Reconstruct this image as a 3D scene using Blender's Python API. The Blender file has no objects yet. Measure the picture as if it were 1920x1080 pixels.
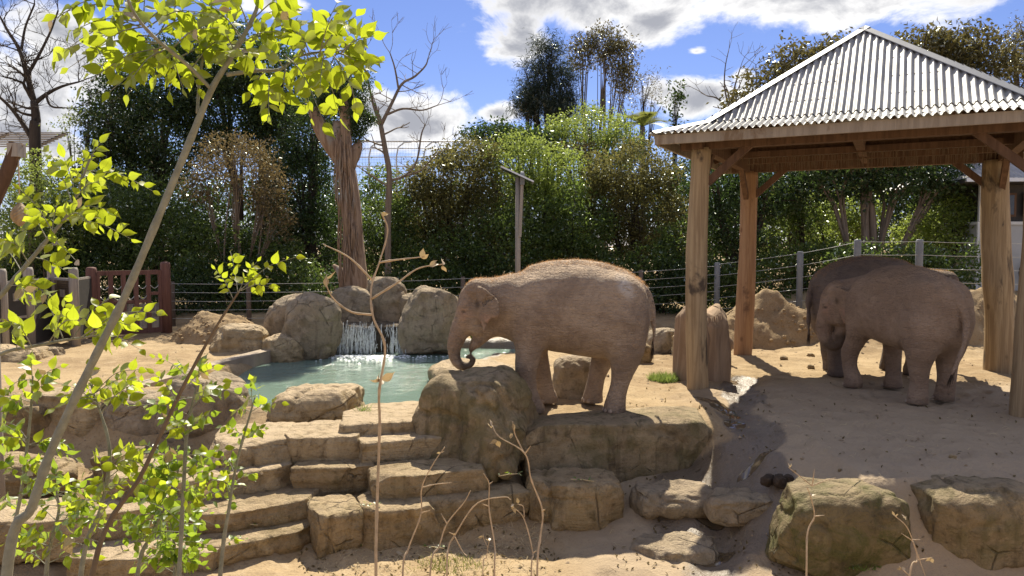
import bpy, bmesh, math, random
import numpy as np
from mathutils import Vector, Matrix, Quaternion, Euler

# ------------------------------------------------------------------ camera, sky, sun, exposure
scene = bpy.context.scene
COL = scene.collection
FPX = 1397.0                      # focal length in pixels of a 1920 wide frame
CAM_Z = 2.6
PITCH = math.atan(80.0 / FPX)
cam_data = bpy.data.cameras.new('camera'); cam = bpy.data.objects.new('camera', cam_data)
COL.objects.link(cam); scene.camera = cam
cam.location = (0, 0, CAM_Z); cam.rotation_euler = (math.pi / 2 - PITCH, 0, 0)
cam_data.sensor_width = 36.0; cam_data.lens = 36.0 * FPX / 1920.0
cam_data.clip_start = 0.05; cam_data.clip_end = 3000

SUN_EL = math.radians(50.0)
SUN_AZ = math.radians(4.0)        # clockwise from +Y, the sun stands ahead of the camera
scene.view_settings.view_transform = 'Standard'
scene.view_settings.look = 'None'
scene.view_settings.exposure = 0.93
scene.view_settings.gamma = 1.0
scene.render.engine = 'CYCLES'
scene.cycles.use_denoising = True
scene.cycles.max_bounces = 7
scene.cycles.transparent_max_bounces = 8
scene.cycles.sample_clamp_indirect = 6.0

sun_data = bpy.data.lights.new('sun', 'SUN'); sun = bpy.data.objects.new('sun', sun_data)
COL.objects.link(sun)
sun_data.energy = 4.6; sun_data.angle = math.radians(0.53); sun_data.color = (1.0, 0.92, 0.75)
sv = Vector((math.sin(SUN_AZ) * math.cos(SUN_EL), math.cos(SUN_AZ) * math.cos(SUN_EL), math.sin(SUN_EL)))
sun.rotation_euler = sv.to_track_quat('Z', 'Y').to_euler()
sun.location = sv * 60

class NT:
    """small node-tree writer"""
    def __init__(self, tree): self.t = tree; self.n = tree.nodes; self.l = tree.links
    def node(self, kind, **kw):
        n = self.n.new(kind)
        for k, v in kw.items(): setattr(n, k, v)
        return n
    def put(self, n, key, v):
        s = n.inputs[key]
        if hasattr(v, 'is_output'): self.l.new(v, s)
        else: s.default_value = v
    def math(self, op, a, b=None, c=None, clamp=False):
        n = self.node('ShaderNodeMath', operation=op, use_clamp=clamp)
        self.put(n, 0, a)
        if b is not None: self.put(n, 1, b)
        if c is not None: self.put(n, 2, c)
        return n.outputs[0]
    def vmath(self, op, a, b=None):
        n = self.node('ShaderNodeVectorMath', operation=op); self.put(n, 0, a)
        if b is not None: self.put(n, 1, b)
        return n.outputs[0]
    def noise(self, vec, scale, detail=4, rough=0.55, dist=0.0):
        n = self.node('ShaderNodeTexNoise'); self.put(n, 'Vector', vec)
        n.inputs['Scale'].default_value = scale; n.inputs['Detail'].default_value = detail
        n.inputs['Roughness'].default_value = rough; n.inputs['Distortion'].default_value = dist
        return n.outputs['Fac']
    def voro(self, vec, scale, feature='F1', out='Distance'):
        n = self.node('ShaderNodeTexVoronoi', feature=feature); self.put(n, 'Vector', vec)
        n.inputs['Scale'].default_value = scale
        return n.outputs[out]
    def ramp(self, fac, stops, interp='LINEAR'):
        n = self.node('ShaderNodeValToRGB'); self.put(n, 'Fac', fac)
        r = n.color_ramp; r.interpolation = interp
        while len(r.elements) < len(stops): r.elements.new(0.5)
        for e, (p, c) in zip(r.elements, stops):
            e.position = p; e.color = (c, c, c, 1) if not hasattr(c, '__len__') else (*c[:3], 1)
        return n.outputs['Color']
    def smooth(self, fac, a, b):
        n = self.node('ShaderNodeMapRange', interpolation_type='SMOOTHSTEP'); self.put(n, 0, fac)
        n.inputs[1].default_value = a; n.inputs[2].default_value = b
        return n.outputs[0]
    def mix(self, fac, a, b, mode='MIX'):
        n = self.node('ShaderNodeMix', data_type='RGBA', blend_type=mode); self.put(n, 0, fac)
        for k, v in ((6, a), (7, b)):
            if not hasattr(v, 'is_output'): v = (*v[:3], 1)
            self.put(n, k, v)
        return n.outputs[2]
    def scaled(self, vec, s):
        n = self.node('ShaderNodeMapping'); self.put(n, 'Vector', vec); n.inputs['Scale'].default_value = s
        return n.outputs[0]
    def bump(self, h, strength=0.5, dist=0.02, normal=None):
        n = self.node('ShaderNodeBump'); self.put(n, 'Height', h)
        n.inputs['Strength'].default_value = strength; n.inputs['Distance'].default_value = dist
        if normal is not None: self.put(n, 'Normal', normal)
        return n.outputs[0]

world = bpy.data.worlds.new('World'); scene.world = world; world.use_nodes = True
def build_world():
    w = NT(world.node_tree); w.n.clear()
    out = w.node('ShaderNodeOutputWorld'); bg = w.node('ShaderNodeBackground')
    sky = w.node('ShaderNodeTexSky', sky_type='NISHITA')
    sky.sun_disc = False; sky.sun_elevation = SUN_EL; sky.sun_rotation = SUN_AZ
    sky.air_density = 1.0; sky.dust_density = 0.15; sky.ozone_density = 3.0; sky.altitude = 200
    gen = w.node('ShaderNodeTexCoord').outputs['Generated']
    sep = w.node('ShaderNodeSeparateXYZ'); w.put(sep, 0, gen)
    x, y, z = sep.outputs
    az = w.math('ARCTAN2', x, y); el = w.math('ARCSINE', z)
    # deepen the clear blue a little
    hsv = w.node('ShaderNodeHueSaturation'); w.put(hsv, 'Color', sky.outputs[0])
    hsv.inputs['Saturation'].default_value = 1.0; hsv.inputs['Value'].default_value = 1.0
    blue = w.mix(1.0, hsv.outputs[0], (0.33, 0.325, 0.44), 'MULTIPLY')
    # clouds: cumulus patches; the same kind of broken cumulus goes on all round
    comb = w.node('ShaderNodeCombineXYZ'); w.put(comb, 0, az); w.put(comb, 1, w.math('MULTIPLY', el, 1.7)); w.put(comb, 2, 0.0)
    p = comb.outputs[0]
    n1 = w.noise(p, 9.0, 9, 0.62, 0.35); n2 = w.noise(p, 3.1, 5, 0.55, 0.2)
    def px(u, v): return math.atan((u - 960) / FPX), math.atan((460 - v) / FPX * math.cos(math.atan((u - 960) / FPX)))
    blobs = [(1110, 5, 220, 55), (975, 75, 62, 50), (1225, 50, 90, 36), (1680, -30, 380, 62), (775, 240, 120, 58), (705, 210, 60, 36), (1320, 185, 90, 48),
             (1385, 150, 26, 26), (40, 190, 130, 115), (520, 15, 60, 26), (560, -70, 400, 40), (935, 215, 40, 18), (1300, 103, 24, 10), (120, 60, 70, 40)]
    acc = None
    for (u, v, ru, rv) in blobs:
        a0, e0 = px(u, v); sa = ru / FPX * 1.25; se = rv / FPX * 1.25
        dx = w.math('DIVIDE', w.math('SUBTRACT', az, a0), sa); dy = w.math('DIVIDE', w.math('SUBTRACT', el, e0), se)
        d = w.math('SUBTRACT', 1.0, w.math('SQRT', w.math('ADD', w.math('MULTIPLY', dx, dx), w.math('MULTIPLY', dy, dy))))
        d = w.math('MAXIMUM', d, -0.6)
        acc = d if acc is None else w.math('MAXIMUM', acc, d)
    # broken cloud everywhere outside the view, cover raised to whiten the fill light
    far = w.smooth(w.math('ABSOLUTE', az), 0.62, 0.85)
    up = w.smooth(el, 0.30, 0.45)
    away = w.math('MAXIMUM', far, up)
    gencov = w.math('MULTIPLY', w.math('SUBTRACT', n2, 0.46), 4.0)
    cov = w.math('MAXIMUM', acc, w.math('SUBTRACT', gencov, w.math('MULTIPLY', w.math('SUBTRACT', 1.0, away), 3.0)))
    dens = w.math('ADD', cov, w.math('MULTIPLY', w.math('SUBTRACT', n1, 0.5), 2.6))
    alpha = w.smooth(dens, 0.02, 0.50)
    thick = w.smooth(w.math('ADD', dens, w.math('MULTIPLY', w.math('SUBTRACT', n2, 0.5), 1.2)), 0.18, 1.0)
    ccol = w.mix(thick, (4.3, 4.25, 4.2), (1.6, 1.65, 1.85))
    col = w.mix(alpha, blue, ccol)
    w.put(bg, 'Color', col); bg.inputs['Strength'].default_value = 0.145
    w.l.new(bg.outputs[0], out.inputs[0])
build_world()

# ------------------------------------------------------------------ helpers
rnd = random.Random(7)
_f = np.array([0, math.cos(PITCH), -math.sin(PITCH)]); _u = np.array([0, math.sin(PITCH), math.cos(PITCH)])
def ray(px, py): return _f + (540 - py) / FPX * _u + np.array([(px - 960) / FPX, 0, 0])
def at(px, py, depth):            # world point at a given distance along the view
    return np.array([0, 0, CAM_Z]) + ray(px, py) * depth
def G(px, py, z=0.0):             # world point on the level z
    r = ray(px, py); return np.array([0, 0, CAM_Z]) + r * ((z - CAM_Z) / r[2])

def _hash(i, j, k, s):
    h = (i.astype(np.int64) * 374761393 + j.astype(np.int64) * 668265263 + k.astype(np.int64) * 2147483647 + s * 974711) & 0x7fffffff
    h = ((h ^ (h >> 13)) * 1274126177) & 0x7fffffff
    h = ((h ^ (h >> 16)) * 668265263) & 0x7fffffff
    return ((h ^ (h >> 15)) & 0xffff) / 32767.5 - 1.0
def vnoise(p, seed=0):
    p = np.asarray(p, float); b = np.floor(p); f = p - b; f = f * f * f * (f * (f * 6 - 15) + 10)
    i, j, k = b[:, 0], b[:, 1], b[:, 2]; r = 0
    for a in (0, 1):
        for c in (0, 1):
            for d in (0, 1):
                wgt = (f[:, 0] if a else 1 - f[:, 0]) * (f[:, 1] if c else 1 - f[:, 1]) * (f[:, 2] if d else 1 - f[:, 2])
                r = r + wgt * _hash(i + a, j + c, k + d, seed)
    return r
def fbm(p, seed=0, oct=4, gain=0.5):
    p = np.asarray(p, float); r = 0; a = 1.0; t = 0
    for o in range(oct):
        r = r + a * vnoise(p * (2.03 ** o) + o * 17.3, seed + o * 11); t += a; a *= gain
    return r / t
def sstep(a, b, x): t = np.clip((x - a) / (b - a), 0, 1); return t * t * (3 - 2 * t)

def mesh_np(name, verts, faces, smooth=False, mat=None):
    """verts (N,3); faces (M,k) array or list of such arrays / lists of tuples"""
    me = bpy.data.meshes.new(name)
    verts = np.asarray(verts, np.float32)
    if isinstance(faces, np.ndarray): arrs = [faces]
    else: arrs = faces
    if arrs and not isinstance(arrs[0], np.ndarray):
        me.from_pydata(verts.tolist(), [], [tuple(int(i) for i in f) for f in faces])
    else:
        arrs = [a for a in arrs if len(a)]
        loops = np.concatenate([a.ravel() for a in arrs]).astype(np.int32)
        tot = np.concatenate([np.full(len(a), a.shape[1], np.int32) for a in arrs])
        start = np.concatenate([[0], np.cumsum(tot)[:-1]]).astype(np.int32)
        me.vertices.add(len(verts)); me.vertices.foreach_set('co', verts.ravel())
        me.loops.add(len(loops)); me.loops.foreach_set('vertex_index', loops)
        me.polygons.add(len(tot)); me.polygons.foreach_set('loop_start', start); me.polygons.foreach_set('loop_total', tot)
        me.update(calc_edges=True)
    me.polygons.foreach_set('use_smooth', [smooth] * len(me.polygons))
    me.validate(clean_customdata=False)
    if mat is not None: me.materials.append(mat)
    return me
def fattr(me, name, values, domain='POINT'):
    a = me.attributes.new(name, 'FLOAT', domain); a.data.foreach_set('value', np.asarray(values, np.float32))
def link(name, me, parent=None, loc=None):
    o = bpy.data.objects.new(name, me); COL.objects.link(o)
    if parent is not None: o.parent = parent
    if loc is not None: o.location = loc
    return o
def tag(o, label=None, cat=None, group=None, kind=None):
    if label: o['label'] = label
    if cat: o['category'] = cat
    if group: o['group'] = group
    if kind: o['kind'] = kind
    return o
def thing(name, label, cat, loc=(0, 0, 0), rz=0.0, group=None):
    o = bpy.data.objects.new(name, None); COL.objects.link(o); o.empty_display_size = 0.2
    o.location = loc; o.rotation_euler = (0, 0, rz)
    return tag(o, label, cat, group)

class MB:
    """collects shapes, becomes ONE mesh object"""
    def __init__(self): self.v = []; self.f = []
    def add(self, v, f):
        b = len(self.v); self.v.extend([tuple(map(float, q)) for q in v]); self.f.extend([tuple(i + b for i in q) for q in f]); return self
    def hexa(self, p8):           # four bottom then four top points
        return self.add(p8, [(3, 2, 1, 0), (4, 5, 6, 7), (0, 1, 5, 4), (1, 2, 6, 5), (2, 3, 7, 6), (3, 0, 4, 7)])
    def box(self, c, s, rz=0.0):
        c = np.array(c); hx, hy, hz = s[0] / 2, s[1] / 2, s[2] / 2; ca, sa = math.cos(rz), math.sin(rz)
        q = [(-hx, -hy), (hx, -hy), (hx, hy), (-hx, hy)]
        pts = [(c[0] + a * ca - b * sa, c[1] + a * sa + b * ca, c[2] + z) for z in (-hz, hz) for a, b in q]
        return self.hexa(pts)
    def bar(self, a, b, w, h, up=(0, 0, 1)):      # rectangular bar from a to b
        a = Vector(a); b = Vector(b); d = (b - a).normalized(); up = Vector(up)
        s = d.cross(up)
        if s.length < 1e-4: s = d.cross(Vector((1, 0, 0)))
        s.normalize(); t = s.cross(d).normalized()
        pts = [p + s * (i * w / 2) + t * (j * h / 2) for p in (a, b) for i, j in ((-1, -1), (1, -1), (1, 1), (-1, 1))]
        return self.hexa(pts)
    def tube(self, pts, rad, n=8, cap=True, wob=0.0, seed=0):
        pts = [Vector(p) for p in pts]; k = len(pts)
        if not hasattr(rad, '__len__'): rad = [rad] * k
        b = len(self.v); ref = None; R = random.Random(seed)
        for i, p in enumerate(pts):
            d = (pts[min(i + 1, k - 1)] - pts[max(i - 1, 0)])
            d = d.normalized() if d.length > 1e-9 else Vector((0, 0, 1))
            if ref is None:
                ref = d.cross(Vector((0, 0, 1)))
                if ref.length < 0.05: ref = d.cross(Vector((1, 0, 0)))
            ref = (ref - d * ref.dot(d)).normalized(); t = d.cross(ref)
            for j in range(n):
                an = 2 * math.pi * j / n; r = rad[i] * (1 + wob * (R.random() - 0.5))
                self.v.append(tuple(p + (ref * math.cos(an) + t * math.sin(an)) * r))
        for i in range(k - 1):
            for j in range(n):
                j2 = (j + 1) % n
                self.f.append((b + i * n + j, b + i * n + j2, b + (i + 1) * n + j2, b + (i + 1) * n + j))
        if cap:
            self.f.append(tuple(b + j for j in reversed(range(n)))); self.f.append(tuple(b + (k - 1) * n + j for j in range(n)))
        return self
    def build(self, name, mat, parent=None, smooth=False):
        me = mesh_np(name, np.array(self.v).reshape(-1, 3), self.f, smooth, mat)
        return link(name, me, parent)
def spline(pts, n):               # Catmull-Rom through points (any dimension)
    P = np.array(pts, float); P = np.vstack([2 * P[0] - P[1], P, 2 * P[-1] - P[-2]]); out = []
    m = len(P) - 3
    for s in np.linspace(0, m - 1e-6, n):
        i = int(s); t = s - i; a, b, c, d = P[i:i + 4]
        out.append(0.5 * (2 * b + (c - a) * t + (2 * a - 5 * b + 4 * c - d) * t * t + (3 * b - a - 3 * c + d) * t ** 3))
    return np.array(out)

# ------------------------------------------------------------------ materials
def mat(name):
    m = bpy.data.materials.new(name); m.use_nodes = True; t = NT(m.node_tree); t.n.clear()
    o = t.node('ShaderNodeOutputMaterial'); b = t.node('ShaderNodeBsdfPrincipled'); t.l.new(b.outputs[0], o.inputs[0])
    b.inputs['Specular IOR Level'].default_value = 0.3
    return m, t, b, o
def objvec(t, jitter=True):
    tc = t.node('ShaderNodeTexCoord').outputs['Object']
    if not jitter: return tc
    oi = t.node('ShaderNodeObjectInfo').outputs['Random']
    return t.vmath('ADD', tc, t.math('MULTIPLY', oi, 37.0))
def plain(name, col, rough=0.7, var=0.15, scale=6.0, metal=0.0, bump=0.15, bdist=0.01, spec=0.3):
    m, t, b, o = mat(name); v = objvec(t)
    n = t.noise(v, scale, 5, 0.6)
    lo = [c * (1 - var) for c in col]; hi = [min(1, c * (1 + var)) for c in col]
    t.put(b, 'Base Color', t.ramp(n, [(0.3, lo), (0.7, hi)]))
    b.inputs['Roughness'].default_value = rough; b.inputs['Metallic'].default_value = metal
    b.inputs['Specular IOR Level'].default_value = spec
    if bump: t.put(b, 'Normal', t.bump(t.noise(v, scale * 6, 4, 0.6), bump, bdist))
    return m
def leafmat(name, dark, light, trans=0.35, gloss=0.35, tcol=None, rough=0.35):
    """leaf blades: diffuse + light shining through + a waxy gloss; colour varies leaf by leaf through 'tint'"""
    m, t, b, o = mat(name); t.n.remove(b)
    a = t.node('ShaderNodeAttribute', attribute_name='tint').outputs['Fac']
    col = t.mix(a, dark, light)
    tc = t.mix(0.5, col, light) if tcol is None else t.mix(a, [c * 0.75 for c in tcol], tcol)
    d = t.node('ShaderNodeBsdfDiffuse'); t.put(d, 'Color', col)
    tr = t.node('ShaderNodeBsdfTranslucent'); t.put(tr, 'Color', tc)
    g = t.node('ShaderNodeBsdfGlossy'); g.inputs['Roughness'].default_value = rough; g.inputs['Color'].default_value = (0.8, 0.85, 0.8, 1)
    m1 = t.node('ShaderNodeMixShader'); m1.inputs[0].default_value = trans; t.l.new(d.outputs[0], m1.inputs[1]); t.l.new(tr.outputs[0], m1.inputs[2])
    fr = t.node('ShaderNodeFresnel'); fr.inputs[0].default_value = 1.4
    m2 = t.node('ShaderNodeMixShader'); t.put(m2, 0, t.math('MULTIPLY', fr.outputs[0], gloss)); t.l.new(m1.outputs[0], m2.inputs[1]); t.l.new(g.outputs[0], m2.inputs[2])
    t.l.new(m2.outputs[0], o.inputs[0])
    return m
M = {}
def mk_dirt(name, ground=True):
    m, t, b, o = mat(name)
    pos = t.node('ShaderNodeNewGeometry').outputs['Position']
    n1 = t.noise(pos, 0.45, 5, 0.6, 0.4); n2 = t.noise(pos, 3.2, 6, 0.65, 0.3); n3 = t.noise(pos, 26.0, 4, 0.7)
    c = t.mix(t.smooth(n1, 0.35, 0.65), (0.285, 0.200, 0.112), (0.40, 0.295, 0.172))
    c = t.mix(t.math('MULTIPLY', t.smooth(n2, 0.45, 0.75), 0.55), c, (0.48, 0.37, 0.235))
    c = t.mix(t.math('MULTIPLY', t.smooth(n3, 0.52, 0.72), 0.6), c, (0.15, 0.095, 0.055))
    c = t.mix(t.math('MULTIPLY', t.smooth(t.noise(t.scaled(pos, (1.0, 2.2, 1.0)), 7.0, 5, 0.65, 0.6), 0.56, 0.70), 0.45), c, (0.19, 0.125, 0.075))
    peb = t.voro(pos, 34.0); pm = t.smooth(peb, 0.12, 0.02)
    c = t.mix(t.math('MULTIPLY', pm, 0.4), c, (0.5, 0.4, 0.3))
    h = t.math('ADD', t.math('MULTIPLY', n2, 1.2), t.math('MULTIPLY', n3, 0.5))
    if ground:
        wet = t.node('ShaderNodeAttribute', attribute_name='wet').outputs['Fac']
        wetn = t.smooth(t.math('ADD', wet, t.math('MULTIPLY', t.math('SUBTRACT', n2, 0.5), 0.9)), 0.38, 0.66)
        worn = t.node('ShaderNodeAttribute', attribute_name='packed_shade').outputs['Fac']
        c = t.mix(t.math('MULTIPLY', worn, 0.7), c, (0.41, 0.325, 0.235))  # packed floor tone, raised in colour to lift the shelter's shade
        c = t.mix(wetn, c, t.mix(0.3, (0.085, 0.062, 0.044), c))
        pud = t.node('ShaderNodeAttribute', attribute_name='standing_water').outputs['Fac']; pud = t.smooth(t.math('ADD', pud, t.math('MULTIPLY', t.math('SUBTRACT', n2, 0.5), 0.8)), 0.45, 0.56)
        c = t.mix(pud, c, (0.12, 0.085, 0.05))
        h = t.math('MULTIPLY', h, t.math('SUBTRACT', 1.0, t.math('MULTIPLY', pud, 0.96)))
        rg = t.math('SUBTRACT', 0.95, t.math('MAXIMUM', t.math('MULTIPLY', wetn, 0.55), t.math('MULTIPLY', pud, 0.89))); t.put(b, 'Roughness', rg)
        t.put(b, 'Specular IOR Level', t.math('ADD', 0.12, t.math('MULTIPLY', wetn, 0.5)))
    else:
        b.inputs['Roughness'].default_value = 0.95; b.inputs['Specular IOR Level'].default_value = 0.1
    t.put(b, 'Base Color', c); t.put(b, 'Normal', t.bump(h, 0.75, 0.045))
    return m
def mk_rock(name, base, light, dark, moss=0.0, streak=0.0, layer=0.0):
    m, t, b, o = mat(name); v = objvec(t)
    n1 = t.noise(v, 1.4, 6, 0.62, 0.5); n2 = t.noise(v, 6.5, 6, 0.65, 0.3); n3 = t.noise(v, 30, 4, 0.7)
    c = t.mix(t.smooth(n1, 0.32, 0.68), base, light)
    c = t.mix(t.math('MULTIPLY', t.smooth(n2, 0.48, 0.72), 0.8), c, dark)
    c = t.mix(t.math('MULTIPLY', t.smooth(n3, 0.5, 0.75), 0.5), c, dark)
    c = t.mix(t.math('MULTIPLY', t.smooth(t.noise(v, 3.0, 5, 0.6, 0.8), 0.56, 0.70), 0.5), c, [min(1, q * 1.35) for q in light])
    crack = t.smooth(t.voro(t.vmath('ADD', v, t.scaled(v, (0.3, 0.3, 0.3))), 0.85, 'DISTANCE_TO_EDGE'), 0.016, 0.0)
    crack = t.math('MULTIPLY', crack, t.smooth(n1, 0.5, 0.62))
    c = t.mix(t.math('MULTIPLY', crack, 0.45), c, [q * 0.45 for q in dark])
    if streak:   # water stains running down
        st = t.noise(t.scaled(v, (7, 7, 0.7)), 1.0, 4, 0.6); c = t.mix(t.math('MULTIPLY', t.smooth(st, 0.5, 0.7), streak), c, [q * 0.55 for q in dark])
    nor = t.node('ShaderNodeNewGeometry').outputs['Normal']; sp = t.node('ShaderNodeSeparateXYZ'); t.put(sp, 0, nor)
    if moss:
        mm = t.math('MULTIPLY', t.smooth(t.noise(v, 2.6, 6, 0.7, 0.6), 0.42, 0.62), moss)
        c = t.mix(mm, c, t.ramp(n3, [(0.3, (0.055, 0.062, 0.018)), (0.75, (0.16, 0.145, 0.05))]))
    # dust on the flat tops, lightened to paint in sun on the treads
    dust = t.math('MULTIPLY', t.smooth(sp.outputs[2], 0.55, 0.95), t.smooth(n2, 0.75, 0.35))
    c = t.mix(t.math('MULTIPLY', dust, 0.75 if not moss else 0.3), c, (0.52, 0.40, 0.27))
    t.put(b, 'Base Color', c); b.inputs['Roughness'].default_value = 0.88; b.inputs['Specular IOR Level'].default_value = 0.2
    h = t.math('ADD', t.math('MULTIPLY', n2, 1.0), t.math('MULTIPLY', n3, 0.45))
    if layer: h = t.math('ADD', h, t.math('MULTIPLY', t.noise(t.scaled(v, (1.2, 1.2, 11)), 1.0, 4, 0.6), layer))
    h = t.math('SUBTRACT', h, t.math('MULTIPLY', crack, 0.5))
    t.put(b, 'Normal', t.bump(h, 1.0, 0.075))
    return m
def mk_wood(name, base, light, dark, patch=None, grain=14.0, rough=0.75):
    m, t, b, o = mat(name); v = objvec(t)
    g = t.noise(t.scaled(v, (grain, grain, 0.7)), 1.0, 6, 0.65, 0.6); n = t.noise(v, 1.1, 5, 0.6, 0.8)
    c = t.mix(t.smooth(g, 0.35, 0.68), base, light); c = t.mix(t.math('MULTIPLY', t.smooth(g, 0.6, 0.8), 0.6), c, dark)
    if patch is not None: c = t.mix(t.smooth(t.noise(t.scaled(v, (2.2, 2.2, 0.75)), 1.0, 5, 0.6, 0.5), 0.56, 0.66), c, patch)
    knot = t.smooth(t.voro(t.scaled(v, (1.4, 1.4, 0.9)), 1.6), 0.13, 0.05); c = t.mix(t.math('MULTIPLY', knot, 0.7), c, dark)
    t.put(b, 'Base Color', c); b.inputs['Roughness'].default_value = rough
    t.put(b, 'Normal', t.bump(t.math('ADD', g, t.math('MULTIPLY', n, 0.6)), 0.6, 0.02))
    return m
def mk_skin(name, base, light, dust):
    m, t, b, o = mat(name); v = objvec(t)
    n1 = t.noise(v, 1.6, 5, 0.6, 0.3); n2 = t.noise(v, 9, 5, 0.65)
    c = t.mix(t.smooth(t.math('ADD', t.math('MULTIPLY', n1, .7), t.math('MULTIPLY', n2, .3)), 0.40, 0.60), base, light)
    geo = t.node('ShaderNodeNewGeometry'); sp = t.node('ShaderNodeSeparateXYZ'); t.put(sp, 0, geo.outputs['Normal'])
    d = t.math('MULTIPLY', t.smooth(sp.outputs[2], 0.1, 0.9), t.smooth(n2, 0.25, 0.7)); c = t.mix(t.math('MULTIPLY', d, 0.55), c, dust)
    # wrinkles: fine folds plus a net of creases
    warp = t.vmath('ADD', v, t.vmath('MULTIPLY', t.node('ShaderNodeTexNoise').outputs['Color'], (0.0, 0.0, 0.0)))
    w1 = t.noise(t.scaled(warp, (2.4, 2.4, 10.0)), 2.1, 5, 0.62, 1.0); w2 = t.noise(t.scaled(warp, (11.0, 11.0, 4.0)), 1.7, 4, 0.6, 0.9)
    w3 = t.noise(t.scaled(warp, (5.0, 5.0, 7.0)), 1.0, 5, 0.65, 1.6)
    cr = t.voro(t.scaled(warp, (1.0, 1.0, 1.4)), 17.0, 'DISTANCE_TO_EDGE')
    crs = t.smooth(cr, 0.0, 0.14)
    h = t.math('ADD', t.math('MULTIPLY', w1, 1.1), t.math('ADD', t.math('ADD', t.math('MULTIPLY', w2, 0.55), t.math('MULTIPLY', w3, 0.8)), t.math('MULTIPLY', crs, 0.22)))
    c = t.mix(t.math('MULTIPLY', t.smooth(w1, 0.48, 0.34), 0.22), c, [q * 0.5 for q in base])  # crease shading put into the colour along the folds
    c = t.mix(t.math('MULTIPLY', t.smooth(w3, 0.46, 0.34), 0.25), c, [q * 0.55 for q in base])
    c = t.mix(t.math('MULTIPLY', t.smooth(n2, 0.55, 0.72), 0.3), c, [q * 0.65 for q in base])
    pink = t.node('ShaderNodeAttribute', attribute_name='pink').outputs['Fac']
    c = t.mix(t.math('MULTIPLY', pink, t.smooth(n2, 0.35, 0.6)), c, (0.46, 0.27, 0.19))
    dk = t.node('ShaderNodeAttribute', attribute_name='damp_shade').outputs['Fac']; c = t.mix(dk, c, [q * 0.33 for q in base])  # darker trunk tip and soles, plus painted shade at eye and ear
    pl = t.node('ShaderNodeAttribute', attribute_name='pale').outputs['Fac']; c = t.mix(t.math('MULTIPLY', pl, t.smooth(w1, 0.35, 0.55)), c, (0.55, 0.48, 0.42))
    t.put(b, 'Base Color', c); b.inputs['Roughness'].default_value = 0.78; b.inputs['Specular IOR Level'].default_value = 0.22
    t.put(b, 'Normal', t.bump(h, 0.9, 0.042))
    return m
M['dirt'] = mk_dirt('dirt_ground'); M['mound'] = mk_dirt('mound_dirt', False)
M['rock'] = mk_rock('sandstone', (0.335, 0.25, 0.142), (0.50, 0.39, 0.24), (0.16, 0.112, 0.06), 0.0, 0.15, 0.9)
M['rock_red'] = mk_rock('sandstone_warm', (0.275, 0.195, 0.105), (0.42, 0.315, 0.182), (0.13, 0.088, 0.046), 0.22, 0.3, 0.8)
M['rock_grey'] = mk_rock('worn_rock', (0.293, 0.226, 0.152), (0.415, 0.336, 0.238), (0.159, 0.122, 0.085), 0.15, 0.3, 0.2)
M['rock_moss'] = mk_rock('mossy_rock', (0.165, 0.125, 0.068), (0.25, 0.195, 0.105), (0.075, 0.06, 0.034), 0.85, 0.35, 0.2)
M['rock_ledge'] = mk_rock('stained_rock', (0.245, 0.182, 0.105), (0.37, 0.285, 0.172), (0.115, 0.086, 0.05), 0.42, 0.6, 0.15)
M['rock_wet'] = mk_rock('wet_rock', (0.05, 0.042, 0.033), (0.09, 0.075, 0.055), (0.025, 0.02, 0.017), 0.2, 0.3, 0.2)
M['post'] = mk_wood('debarked_log', (0.25, 0.175, 0.10), (0.40, 0.30, 0.18), (0.115, 0.075, 0.042), (0.075, 0.055, 0.04))  # dark patches: part mottling, part painted shade of the backlit sides
M['post_warm'] = mk_wood('debarked_log_warm', (0.28, 0.155, 0.08), (0.40, 0.245, 0.135), (0.13, 0.065, 0.035), (0.16, 0.09, 0.055))
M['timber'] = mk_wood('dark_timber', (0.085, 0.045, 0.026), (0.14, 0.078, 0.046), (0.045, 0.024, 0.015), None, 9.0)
M['fascia'] = mk_wood('weathered_board', (0.247, 0.201, 0.155), (0.345, 0.287, 0.224), (0.127, 0.092, 0.063), (0.184, 0.127, 0.081), 9.0)
M['grey_wood'] = mk_wood('grey_weathered_wood', (0.24, 0.21, 0.185), (0.36, 0.32, 0.28), (0.11, 0.09, 0.075), None, 12.0)
M['red_wood'] = mk_wood('red_stained_timber', (0.12, 0.055, 0.043), (0.175, 0.088, 0.07), (0.06, 0.028, 0.022), None, 10.0)
M['stump'] = mk_wood('stump_bark', (0.23, 0.155, 0.10), (0.34, 0.24, 0.16), (0.10, 0.065, 0.04), None, 7.0, 0.9)
M['bark_red'] = mk_wood('stringy_bark', (0.19, 0.122, 0.08), (0.33, 0.235, 0.165), (0.06, 0.036, 0.024), (0.27, 0.23, 0.19), 9.0, 0.9)
M['bark'] = mk_wood('grey_bark', (0.15, 0.115, 0.085), (0.24, 0.19, 0.145), (0.07, 0.05, 0.037), None, 10.0, 0.9)
M['bark_dark'] = mk_wood('dark_bark', (0.045, 0.035, 0.028), (0.08, 0.062, 0.05), (0.02, 0.016, 0.013), None, 10.0, 0.9)
M['twig'] = plain('dry_twig', (0.46, 0.34, 0.22), 0.75, 0.25, 30)
M['stem'] = plain('green_grey_stem', (0.235, 0.225, 0.165), 0.6, 0.28, 30, 0, 0.4, 0.006)
M['stem_dark'] = plain('brown_stem', (0.15, 0.105, 0.065), 0.7, 0.22, 25)
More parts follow.
